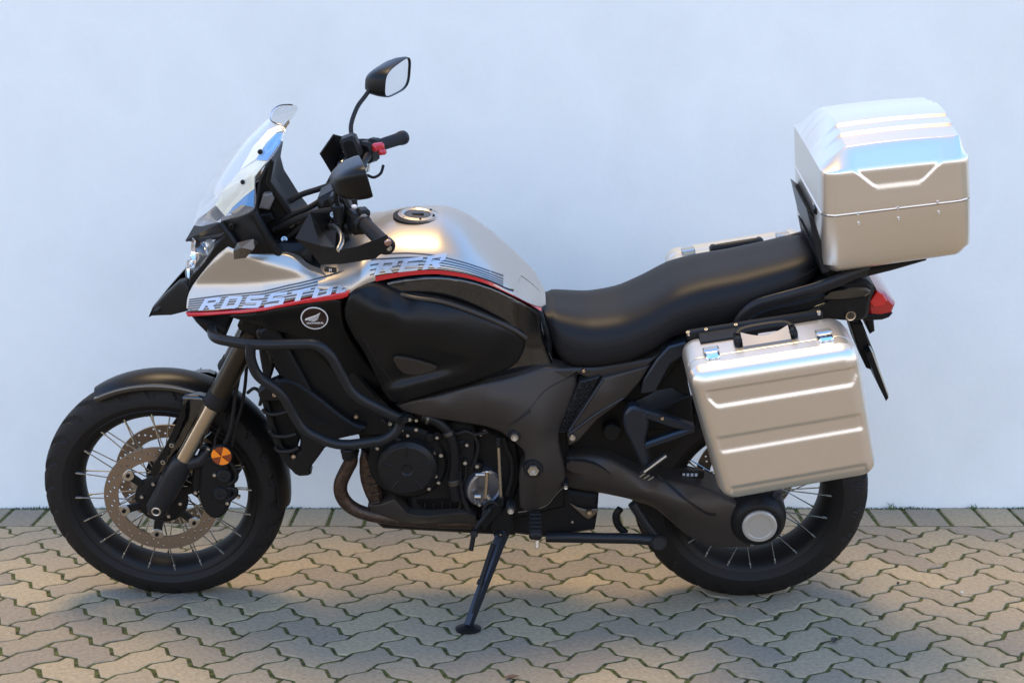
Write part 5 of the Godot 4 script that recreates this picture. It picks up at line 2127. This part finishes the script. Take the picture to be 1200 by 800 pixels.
		if s > 0:
			g = G.new()
			box(g, sw + Vector3(.020, .016, .030), Vector3(.016, .012, .012), .003, bb)
			part("switch_button", bars, g, M.dash)
			g = G.new()
			box(g, sw + Vector3(-.004, .034, .008), Vector3(.012, .007, .012), .002, bb)
			part("indicator_button", bars, g, M.white)
		else:
			g = G.new()
			box(g, Vector3(-.21, 1.211, -.268) + Vector3(.022, 0, 0), Vector3(.034, .022, .016), .005, bb)
			box(g, Vector3(-.199, 1.197, -.268) + Vector3(.022, 0, 0), Vector3(.022, .016, .014), .004, bb)
			part("kill_switch", bars, g, M.red)
		# lever and its perch
		g = G.new()
		tube(g, smooth(P([-.291, 1.163, .24, -.273, 1.173, .27, -.257, 1.179, .31, -.247, 1.177, .345, -.245, 1.171, .375, -.25, 1.165, .405]), 5), PackedFloat32Array([.009, .009, .009, .009, .009, .010, .010, .0105, .011, .0105, .010, .0095, .009, .009, .009, .0085, .008, .008, .0075, .0075, .007, .007, .0065, .0065, .006, .006]), 10, .55)
		part("lever", bars, g if s > 0 else flipped(g), M.lever)
		g = G.new()
		box(g, Vector3(-.249, 1.173, .245), Vector3(.055, .035, .05), .008, bb)
		cyl(g, Vector3(-.284, 1.157, .235), Vector3(-.283, 1.178, .235), .012, 14, .003)
		box(g, Vector3(-.256, 1.219, .24), Vector3(.045, .065, .05), .008, Basis(Vector3(0, 0, 1), .35))
		part("lever_perch", bars, g if s > 0 else flipped(g), M.dark)
		bolt(bars, Vector3(-.274, 1.203, .27) * f, .008, M.steel, Vector3(.1, .5, .8 * s).normalized())
		# hand guard, faceted, open at the top
		var gp := P([-.357, 1.167, .33, -.322, 1.225, .315, -.295, 1.163, .37, -.317, 1.132, .345, -.298, 1.112, .36, -.239, 1.133, .41, -.16, 1.161, .45, -.122, 1.197, .458, -.133, 1.219, .452, -.164, 1.205, .452, -.203, 1.183, .432, -.259, 1.158, .392, -.27, 1.181, .2, -.276, 1.115, .25])
		g = G.new()
		shell(g, gp, [[0, 1, 2], [0, 2, 3], [3, 2, 11], [3, 11, 4], [4, 11, 5], [11, 10, 5], [10, 9, 6], [10, 6, 5], [9, 8, 7], [9, 7, 6], [1, 12, 13, 2], [2, 13, 11]], .005)
		if s < 0:
			g = G.new()
			var rp := P([-.377, 1.171, -.34, -.336, 1.229, -.33, -.33, 1.157, -.37, -.35, 1.109, -.36, -.368, 1.077, -.36, -.331, 1.103, -.38, -.289, 1.194, -.4, -.284, 1.146, -.28, -.269, 1.178, -.43, -.198, 1.168, -.455, -.198, 1.159, -.455, -.269, 1.163, -.43])
			for k in rp.size():
				rp[k].x += .022
			shell(g, rp, [[0, 1, 2], [0, 2, 3], [3, 2, 5, 4], [1, 6, 2], [2, 6, 7], [2, 7, 5], [6, 8, 11], [8, 9, 10, 11]], -.005)
			part("hand_guard", bars, g, M.plastic, 20.0)
		else:
			part("hand_guard", bars, g, M.plastic, 20.0)
		g = G.new()
		cyl(g, Vector3(-.131, 1.206, .462), Vector3(-.128, 1.204, .468), .0085, 14, .002)
		if s > 0:
			part("guard_screw", bars, g, M.pinkish)
		else:
			g = G.new()
			tube(g, rounded(P([-.294, 1.189, -.4, -.26, 1.179, -.435, -.215, 1.17, -.458, -.178, 1.173, -.448]), .03), .0065, 10)
			g.t = moved(g.t, Vector3(.022, 0, 0))
			part("guard_bar", bars, g, M.plastic)
		# mirror
		var ms := Vector3(-.259, 1.227, -.285) * Vector3(1, 1, -1)
		g = G.new()
		tube(g, smooth(PackedVector3Array([ms + Vector3(0, -.035, -.01), ms, Vector3(-.261, 1.263, -.3) * Vector3(1, 1, -1), Vector3(-.246, 1.303, -.325) * Vector3(1, 1, -1), Vector3(-.226, 1.327, -.35) * Vector3(1, 1, -1), Vector3(-.207, 1.349, -.375) * Vector3(1, 1, -1)]), 5), .0062, 10)
		cyl(g, ms + Vector3(0, -.04, -.004), ms + Vector3(0, .008, 0), .0135, 14, .003)
		part("mirror_stem", bars, g if s > 0 else flipped(g), M.satin)
		var mc := (Vector3(-.162, 1.364, -.4) * Vector3(1, 1, -1) + Vector3(.022, 0, 0)) if s < 0 else Vector3(-.181, 1.343, .4)
		var ang := deg_to_rad(27.0 if s < 0 else 13.0)
		var nn := Vector3(cos(ang), -.02 if s < 0 else .25, -sin(ang)).normalized()
		var wv := Vector3(sin(ang), .10 if s < 0 else -.03, cos(ang)).normalized()       # towards the outer end
		var hv := nn.cross(wv).normalized()
		if hv.y < 0:
			hv = -hv
		var ringm := func(sc: float, back: float, shift: Vector2) -> PackedVector3Array:
			var r := PackedVector3Array()
			for k in 40:
				var a := TAU * k / 40
				var cx := signf(cos(a)) * pow(absf(cos(a)), .55) * .070
				var cy := signf(sin(a)) * pow(absf(sin(a)), .55) * .041
				cy *= 1.0 + .12 * cx / .076
				cx += .012 * cy / .047
				r.append(mc + wv * (cx * sc + shift.x) + hv * (cy * sc + shift.y) - nn * back)
			return r
		g = G.new()
		var hh := G.new()
		var lv := [ringm.call(.93, .0045, Vector2.ZERO), ringm.call(.95, -.001, Vector2.ZERO), ringm.call(1.0, .0, Vector2.ZERO), ringm.call(1.02, .010, Vector2.ZERO), ringm.call(.97, .030, Vector2(-.004, -.001)), ringm.call(.85, .050, Vector2(-.010, -.003)), ringm.call(.62, .068, Vector2(-.016, -.005)), ringm.call(.3, .079, Vector2(-.020, -.006))]
		hh.fan(lv[0], true)
		for i in lv.size() - 1:
			hh.strip(lv[i], lv[i + 1], true)
		hh.fan(lv[lv.size() - 1], false)
		g.solid(hh)
		var ml := part("mirror_shell", bars, g if s > 0 else flipped(g), M.plastic_soft, 40.0)
		g = G.new()
		var gl := G.new()
		gl.fan(ringm.call(.945, .003, Vector2.ZERO), true)
		gl.fan(ringm.call(.945, .0045, Vector2.ZERO), false)
		gl.strip(ringm.call(.945, .003, Vector2.ZERO), ringm.call(.945, .0045, Vector2.ZERO), true)
		g.solid(gl)
		part("mirror_glass", bars, g if s > 0 else flipped(g), M.mirror, 10.0)
	# brake fluid pots and cables
	g = G.new()
	cyl(g, Vector3(-.247, 1.171, -.26), Vector3(-.25, 1.147, -.26), .016, 16, .002)
	part("fluid_pot", bike, g, M.support)
	g = G.new()
	tube(g, smooth(P([-.448, 1.105, .05, -.422, 1.152, .06, -.383, 1.179, .05, -.333, 1.188, .02, -.289, 1.192, -.03, -.263, 1.203, -.08]), 6), .0075, 10)
	part("cable", bike, g, M.rubber)
	g = G.new()
	tube(g, smooth(P([-.433, 1.113, .09, -.4, 1.145, .1, -.355, 1.158, .08, -.311, 1.175, .03, -.281, 1.195, .0]), 6), .0075, 10)
	part("cable", bike, g, M.rubber)
	g = G.new()
	tube(g, smooth(P([-.441, 1.105, .1, -.384, 1.145, .14, -.334, 1.167, .15, -.287, 1.179, .16]), 6), .0085, 10)
	part("cable", bike, g, M.rubber)
	g = G.new()
	tube(g, smooth(P([-.426, 1.071, .1, -.388, 1.111, .13, -.358, 1.137, .14, -.327, 1.149, .15]), 6), .006, 10)
	part("cable", bike, g, M.rubber)
	g = G.new()
	tube(g, smooth(P([-.24, 1.142, -.24, -.222, 1.135, -.24, -.204, 1.143, -.25, -.198, 1.159, -.27]), 6), .004, 8)
	part("cable", bike, g, M.rubber)
	g = G.new()
	box(g, Vector3(-.282, 1.192, .1), Vector3(.09, .06, .10), .012, Basis(Vector3(0, 0, 1), .5))
	box(g, Vector3(-.344, 1.091, .06), Vector3(.10, .10, .14), .02, Basis(Vector3(0, 0, 1), .2))
	box(g, Vector3(-.397, 1.053, .08), Vector3(.10, .07, .16), .015)
	prism(g, P([-.368, 1.033, .12, -.348, 1.038, .12, -.286, 1.017, .12, -.26, 1.015, .12, -.291, .992, .12, -.32, .999, .12, -.356, 1.013, .12]), .02, .21, .006)
	part("steering_trim", bike, g, M.plastic)
	for q in [Vector3(-.396, 1.127, .12), Vector3(-.376, 1.14, .13), Vector3(-.411, 1.12, .11), Vector3(-.416, 1.087, .12), Vector3(-.389, 1.07, .14), Vector3(-.404, 1.059, .14), Vector3(-.386, 1.051, .15), Vector3(-.289, 1.202, .03), Vector3(-.279, 1.196, .04)]:
		bolt(bike, q, rng.randf_range(.006, .010), M.steel, Vector3(.2, .6, .8).normalized(), "fitting")
	g = G.new()
	box(g, Vector3(-.292, 1.047, .222), Vector3(.030, .014, .004), .002, Basis(Vector3(0, 0, 1), -.12))
	part("rocker_switch", bike, g, M.gloss)
	var pl := Tps.new(P([-.307, 1.04, .226, -.278, 1.044, .226, -.279, 1.058, .226, -.306, 1.053, .226]))
	part("switch_mark", bike, letters("H", font_of(0.3, 0, 0), pl, P([-.295, 1.044, .226, -.289, 1.044, .226, -.289, 1.052, .226, -.295, 1.052, .226]), .0006), M.white)


func luggage() -> void:
	for s in [1.0, -1.0]:
		pannier(s)
	top_case()


func pannier(s: float) -> void:
	var root := group("pannier", bike)
	root.set_meta("label", "ribbed champagne metal side case facing the viewer" if s > 0 else "far metal side case showing only its top edge and handle")
	var q := [Vector2(.659, .534), Vector2(1.030, .610), Vector2(.952, .951), Vector2(.553, .882)]      # lower left, lower right, upper right, upper left
	if s < 0:
		for k in 4:
			q[k] += Vector2(.022, -.024)
	var bl := func(u: float, v: float) -> Vector2:
		return q[0].lerp(q[1], u).lerp(q[3].lerp(q[2], u), v)
	var zf := .470
	var rc := .040
	var w := .38
	var hgt := .350
	# outer shell: a fine grid whose corners are rounded and whose rim rolls back
	var nu := 90
	var nv := 96
	var rings := []
	var edge := .042
	var g := G.new()
	var grid := []
	for j in nv + 1:
		var row := PackedVector3Array()
		for i in nu + 1:
			var x := w * i / nu
			var y := hgt * j / nv
			# distances to the edges, corners rounded
			var du := minf(x, w - x)
			var dv := minf(y, hgt - y)
			var d := minf(du, dv)
			if du < rc and dv < rc:
				var k := maxf(rc - du, rc - dv) / maxf(1e-6, Vector2(rc - du, rc - dv).length())
				var px := (rc - du) * k
				var py := (rc - dv) * k
				var nx := rc - px
				var ny := rc - py
				x = nx if x < w * .5 else w - nx
				y = ny if y < hgt * .5 else hgt - ny
				d = rc - Vector2(px, py).length()
			var z := zf
			var e := .036
			if d < e:
				var f := 1.0 - d / e
				z -= .040 * (1.0 - sqrt(maxf(0.0, 1.0 - f * f)))
			# pressed bands
			var u := x / w
			var v := 1.0 - y / hgt
			z -= .0052 * band(v, .145, .268, .012, .022) * ends(u, .09 + .05 * clampf((v - .2) / .1, 0, 1), .96 - .05 * clampf((v - .2) / .1, 0, 1))
			z -= .0046 * band(v, .495, .605, .018, .020) * ends(u, .075, .945)
			z -= .0060 * band(v, .880, 1.3, .020, .02) * ends(u, .08, .93) * clampf(d / .02, 0, 1)
			var p: Vector2 = bl.call(x / w, y / hgt)
			row.append(Vector3(p.x, p.y, z))
		grid.append(row)
	for j in nv:
		g.strip(grid[j + 1], grid[j], false)
	var loop := PackedVector3Array()
	for i in nu:
		loop.append(grid[0][i])
	for j in nv:
		loop.append(grid[j][nu])
	for i in range(nu, 0, -1):
		loop.append(grid[nv][i])
	for j in range(nv, 0, -1):
		loop.append(grid[j][0])
	var at := func(z: float, grow: float) -> PackedVector3Array:
		var r := PackedVector3Array()
		var c2: Vector2 = bl.call(.5, .5)
		for p in loop:
			var d2 := (Vector2(p.x, p.y) - c2)
			var n2 := Vector2(p.x, p.y) + d2.normalized() * grow
			r.append(Vector3(n2.x, n2.y, z))
		return r
	var seam := .392
	g.strip(at.call(seam + .002, 0.0), loop, true)
	g.strip(at.call(seam, -.002), at.call(seam + .002, 0.0), true)
	part("outer_shell", root, g if s > 0 else flipped(g), M.case, 32.0)
	g = G.new()
	g.strip(at.call(seam - .003, -.002), at.call(seam, -.002), true)
	part("seam", root, g if s > 0 else flipped(g), M.void)
	g = G.new()
	var lv := [at.call(seam - .003, -.0015), at.call(seam - .005, .0), at.call(.300, .0), at.call(.275, -.003), at.call(.258, -.014), at.call(.250, -.034)]
	for i in lv.size() - 1:
		g.strip(lv[i + 1], lv[i], true)
	g.fan(lv[lv.size() - 1], true)
	part("inner_shell", root, g if s > 0 else flipped(g), M.case, 40.0)
	var f := Vector3(1, 1, s)
	var tilt := Basis(Vector3(0, 0, 1), atan2(q[2].y - q[3].y, q[2].x - q[3].x))
	var on_top := func(u: float, z: float, up: float) -> Vector3:
		var p: Vector2 = bl.call(u, 1.0)
		return Vector3(p.x, p.y, z) + tilt * Vector3(0, up, 0)
	# latches
	for u in [.175, .835]:
		g = G.new()
		box(g, on_top.call(u, .398, .003), Vector3(.036, .014, .034), .005, tilt)
		part("latch", root, g if s > 0 else flipped(g), M.chrome)
		g = G.new()
		box(g, on_top.call(u, .375, .006), Vector3(.038, .016, .024), .003, tilt)
		part("latch_hinge", root, g if s > 0 else flipped(g), M.steel)
	# handle
	g = G.new()
	box(g, on_top.call(.345, .345, .008), Vector3(.022, .026, .045), .007, tilt)
	box(g, on_top.call(.665, .345, .008), Vector3(.022, .026, .045), .007, tilt)
	tube(g, smooth(PackedVector3Array([on_top.call(.345, .335, .014), on_top.call(.40, .322, .020), on_top.call(.61, .322, .020), on_top.call(.665, .335, .014)]), 4), .013, 12)
	part("handle_grip", root, g if s > 0 else flipped(g), M.plastic)
	# curved pale plate of the handle
	g = G.new()
	var up_r := PackedVector3Array()
	var lo_r := PackedVector3Array()
	for k in 17:
		var t := k / 16.0
		var u := lerpf(.365, .645, t)
		up_r.append(on_top.call(u, .340 + .016 * sin(t * PI), .026 - .010 * sin(t * PI)))
		lo_r.append(on_top.call(u, .378, .006))
	var pg := G.new()
	pg.strip(lo_r, up_r, false)
	var u2 := PackedVector3Array()
	var l2 := PackedVector3Array()
	for k in 17:
		u2.append(up_r[k] + Vector3(0, -.004, -.002)); l2.append(lo_r[k] + Vector3(0, -.006, -.002))
	pg.strip(u2, l2, false)
	pg.strip(up_r, u2, false)
	pg.strip(l2, lo_r, false)
	g.t.append_array(pg.t)
	part("handle_plate", root, g if s > 0 else flipped(g), M.handle_plate)
	# black mounting plate at the back
	g = G.new()
	var rows := [[.00, .245], [.07, .245], [.07, .28]]
	box(g, on_top.call(.30, .285, .001), Vector3(.14, .008, .06), .002, tilt)
	box(g, on_top.call(.47, .247, -.002), Vector3(.335, .024, .022), .004, tilt)
	part("mount_plate", root, g if s > 0 else flipped(g), M.plastic)
	for u in [.07, .18, .36, .86]:
		bolt(root, on_top.call(u, .256, .008) * f, .005, M.steel, (tilt * Vector3(0, 1, .2)).normalized() * f)


func moved(t: PackedVector3Array, by: Vector3) -> PackedVector3Array:
	var r := PackedVector3Array()
	for p in t:
		r.append(p + by)
	return r


func band(v: float, a: float, b: float, wa: float, wb: float) -> float:
	return smoothstep(a - wa, a + wa, v) * (1.0 - smoothstep(b - wb, b + wb, v))


func ends(u: float, a: float, b: float) -> float:
	return smoothstep(a - .012, a + .012, u) * (1.0 - smoothstep(b - .012, b + .012, u))


func top_case() -> void:
	var root := group("top_case", bike)
	root.set_meta("label", "champagne metal top box with stepped lid")
	var q := [Vector2(.908, 1.016), Vector2(1.268, 1.072), Vector2(1.230, 1.330), Vector2(.882, 1.292)]
	# section of one half, from the middle of the floor to the ridge: distance from the middle, share of the side height, rise above the shoulder
	var low := [[.0, .0, 0.], [.15, .0, 0.], [.178, .008, 0.], [.197, .028, 0.], [.210, .065, 0.], [.218, .11, 0.], [.226, .20, 0.], [.232, .32, 0.], [.237, .44, 0.], [.239, .520, 0.], [.239, .532, 0.]]
	var lid := [[.239, .545, 0.], [.2392, .56, 0.], [.241, .565, 0.], [.2412, .60, 0.], [.241, .66, 0.]]
	for k in 24:
		lid.append([.2408 - .0008 * k / 23.0, lerpf(.69, .955, k / 23.0), 0.])
	lid.append_array([[.2395, .975, 0.], [.2385, .988, .0], [.2365, .997, .002], [.233, 1.0, .0055], [.222, 1.0, .0175], [.210, 1.0, .0305], [.200, 1.0, .0415], [.192, 1.0, .0490], [.190, 1.0, .0505], [.150, 1.0, .0540], [.127, 1.0, .0570], [.123, 1.0, .0577], [.116, 1.0, .0628], [.112, 1.0, .0636], [.090, 1.0, .0648], [.067, 1.0, .0660], [.063, 1.0, .0667], [.056, 1.0, .0716], [.052, 1.0, .0724], [.025, 1.0, .0738], [.0, 1.0, .0742]])
	var nx := 240
	for which in 2:
		var sec: Array = low if which == 0 else lid
		var full := []
		for k in sec.size():
			full.append([-sec[k][0], sec[k][1], sec[k][2]])
		for k in range(sec.size() - 1, -1, -1):
			if sec[k][0] > 0.0:
				full.append(sec[k])
		if which == 0:
			full.clear()
			for k in range(sec.size() - 1, -1, -1):
				full.append([-sec[k][0], sec[k][1], sec[k][2]])
			for k in range(1, sec.size()):
				full.append(sec[k])
		var rings := []
		for i in nx + 1:
			var f := float(i) / nx
			var u := f
			# rounded upright ends
			var ends_d := minf(f, 1.0 - f) * .345
			var rr := .038
			var pull := 0.0
			if ends_d < rr:
				var k := 1.0 - ends_d / rr
				pull = rr * .85 * (1.0 - sqrt(maxf(0.0, 1.0 - k * k)))
			var r := PackedVector3Array()
			for p in full:
				var zz: float = p[0]
				var v: float = p[1]
				var rise: float = p[2]
				var side := signf(zz)
				zz = side * maxf(0.0, absf(zz) - pull * clampf(absf(zz) / .15, 0, 1))
				# the lid is chamfered towards its front and back
				var room := clampf(ends_d / (.062 if f < .5 else .022), 0.0, 1.0)
				rise *= (1.0 - pow(1.0 - room, 1.25)) * .86
				rise += .006 * sin(PI * f) * clampf(rise / .04, 0, 1)
				var uu := u
				if v > .9:
					uu = lerpf(u, .5, .0)
				# the hand recess in the near side and its twin
				var rec := hand_recess(u, v, rise)
				zz -= side * .0042 * rec
				var vv := v * 1.119 if v <= .545 else .61 + (v - .545) * .857
				var xyp: Vector2 = q[0].lerp(q[1], uu).lerp(q[3].lerp(q[2], uu), vv)
				if which == 0 and v < .1:
					xyp.y += .026 * pow(1.0 - clampf(ends_d / .04, 0, 1), 2.0)
				r.append(Vector3(xyp.x, xyp.y + rise, zz * (.955 if zz > 0 else .90)))
			rings.append(r)
		var g := G.new()
		var h := G.new()
		h.fan(rings[0], false)
		for i in nx:
			h.strip(rings[i], rings[i + 1], true)
		h.fan(rings[nx], true)
		g.solid(h)
		part("base" if which == 0 else "lid", root, g, M.case, 30.0)
	# seam bead round the middle
	var g := G.new()
	var bead := PackedVector3Array()
	for sgn in [1.0, -1.0]:
		for i in 25:
			var u := i / 24.0 if sgn > 0 else 1.0 - i / 24.0
			var p: Vector2 = q[0].lerp(q[1], u).lerp(q[3].lerp(q[2], u), .61)
			var d := minf(u, 1.0 - u) * .345
			var k := maxf(0.0, 1.0 - d / .038)
			bead.append(Vector3(p.x, p.y, sgn * (.2385 * (.955 if sgn > 0 else .90) - .038 * .85 * (1.0 - sqrt(1.0 - k * k)))))
	bead.append(bead[0])
	tube(g, bead, .0030, 8)
	part("seam_bead", root, g, M.case)
	for q2 in [Vector3(.974, 1.193, .231), Vector3(1.068, 1.208, .231), Vector3(1.161, 1.223, .231), Vector3(.979, 1.168, .229), Vector3(1.073, 1.18, .229), Vector3(1.167, 1.196, .229)]:
		bolt(root, q2, .0036, M.chrome, Vector3(0, 0, 1), "rivet")
	# grab bar across the front face
	g = G.new()
	var ha := Vector3(.912, 1.168, -.15)
	var hb := Vector3(.896, 1.169, .13)
	cyl(g, ha, hb, .0065, 12, .001)
	part("front_bar", root, g, M.fork)
	g = G.new()
	cyl(g, ha - (hb - ha).normalized() * .01, ha + (hb - ha).normalized() * .02, .010, 12, .002)
	tube(g, PackedVector3Array([ha, ha + Vector3(.02, -.02, 0)]), .006, 8)
	part("bar_mount", root, g, M.plastic)
	g = G.new()
	cyl(g, hb - (hb - ha).normalized() * .02, hb + (hb - ha).normalized() * .01, .010, 12, .002)
	tube(g, PackedVector3Array([hb, hb + Vector3(.02, -.03, .02)]), .006, 8)
	part("bar_mount", root, g, M.plastic)
	g = G.new()
	box(g, Vector3(1.236, 1.225, .06), Vector3(.014, .055, .10), .003, Basis(Vector3(0, 0, 1), .16))
	part("rear_latch", root, g, M.cap)
	# rack under the box
	g = G.new()
	prism(g, P([.901, 1.063, .15, .933, 1.025, .15, .973, 1.011, .15, 1.076, 1.034, .15, 1.175, 1.054, .15, 1.172, 1.043, .15, 1.088, 1.016, .15, 1.028, 1.0, .15, .975, .986, .15, .941, .988, .15, .913, 1.016, .15]), -.15, .15, .005)
	var rack := part("rack", bike, g, M.plastic)
	g = G.new()
	prism(g, P([.865, 1.18, .19, .878, 1.167, .19, .906, 1.093, .19, .926, 1.031, .19, .909, 1.026, .19, .886, 1.089, .19]), .185, .193, .002)
	prism(g, P([.877, 1.159, .1, .895, 1.145, .1, .932, 1.047, .1, .945, .997, .1, .923, 1.001, .1]), -.16, .10, .003)
	part("rack_stay", rack, g, M.satin)


func hand_recess(u: float, v: float, rise: float) -> float:
	if v < .6:
		return 0.0
	var h := v + rise * 4.0
	var lo := smoothstep(.755, .84, v)
	var side := .14 * clampf((1.0 - v) / .2, 0, 1)
	var inx := smoothstep(.215 + side - .020, .215 + side + .020, u) * (1.0 - smoothstep(.80 - side - .020, .80 - side + .020, u))
	return lo * inx * (1.0 - smoothstep(1.0, 1.16, h))
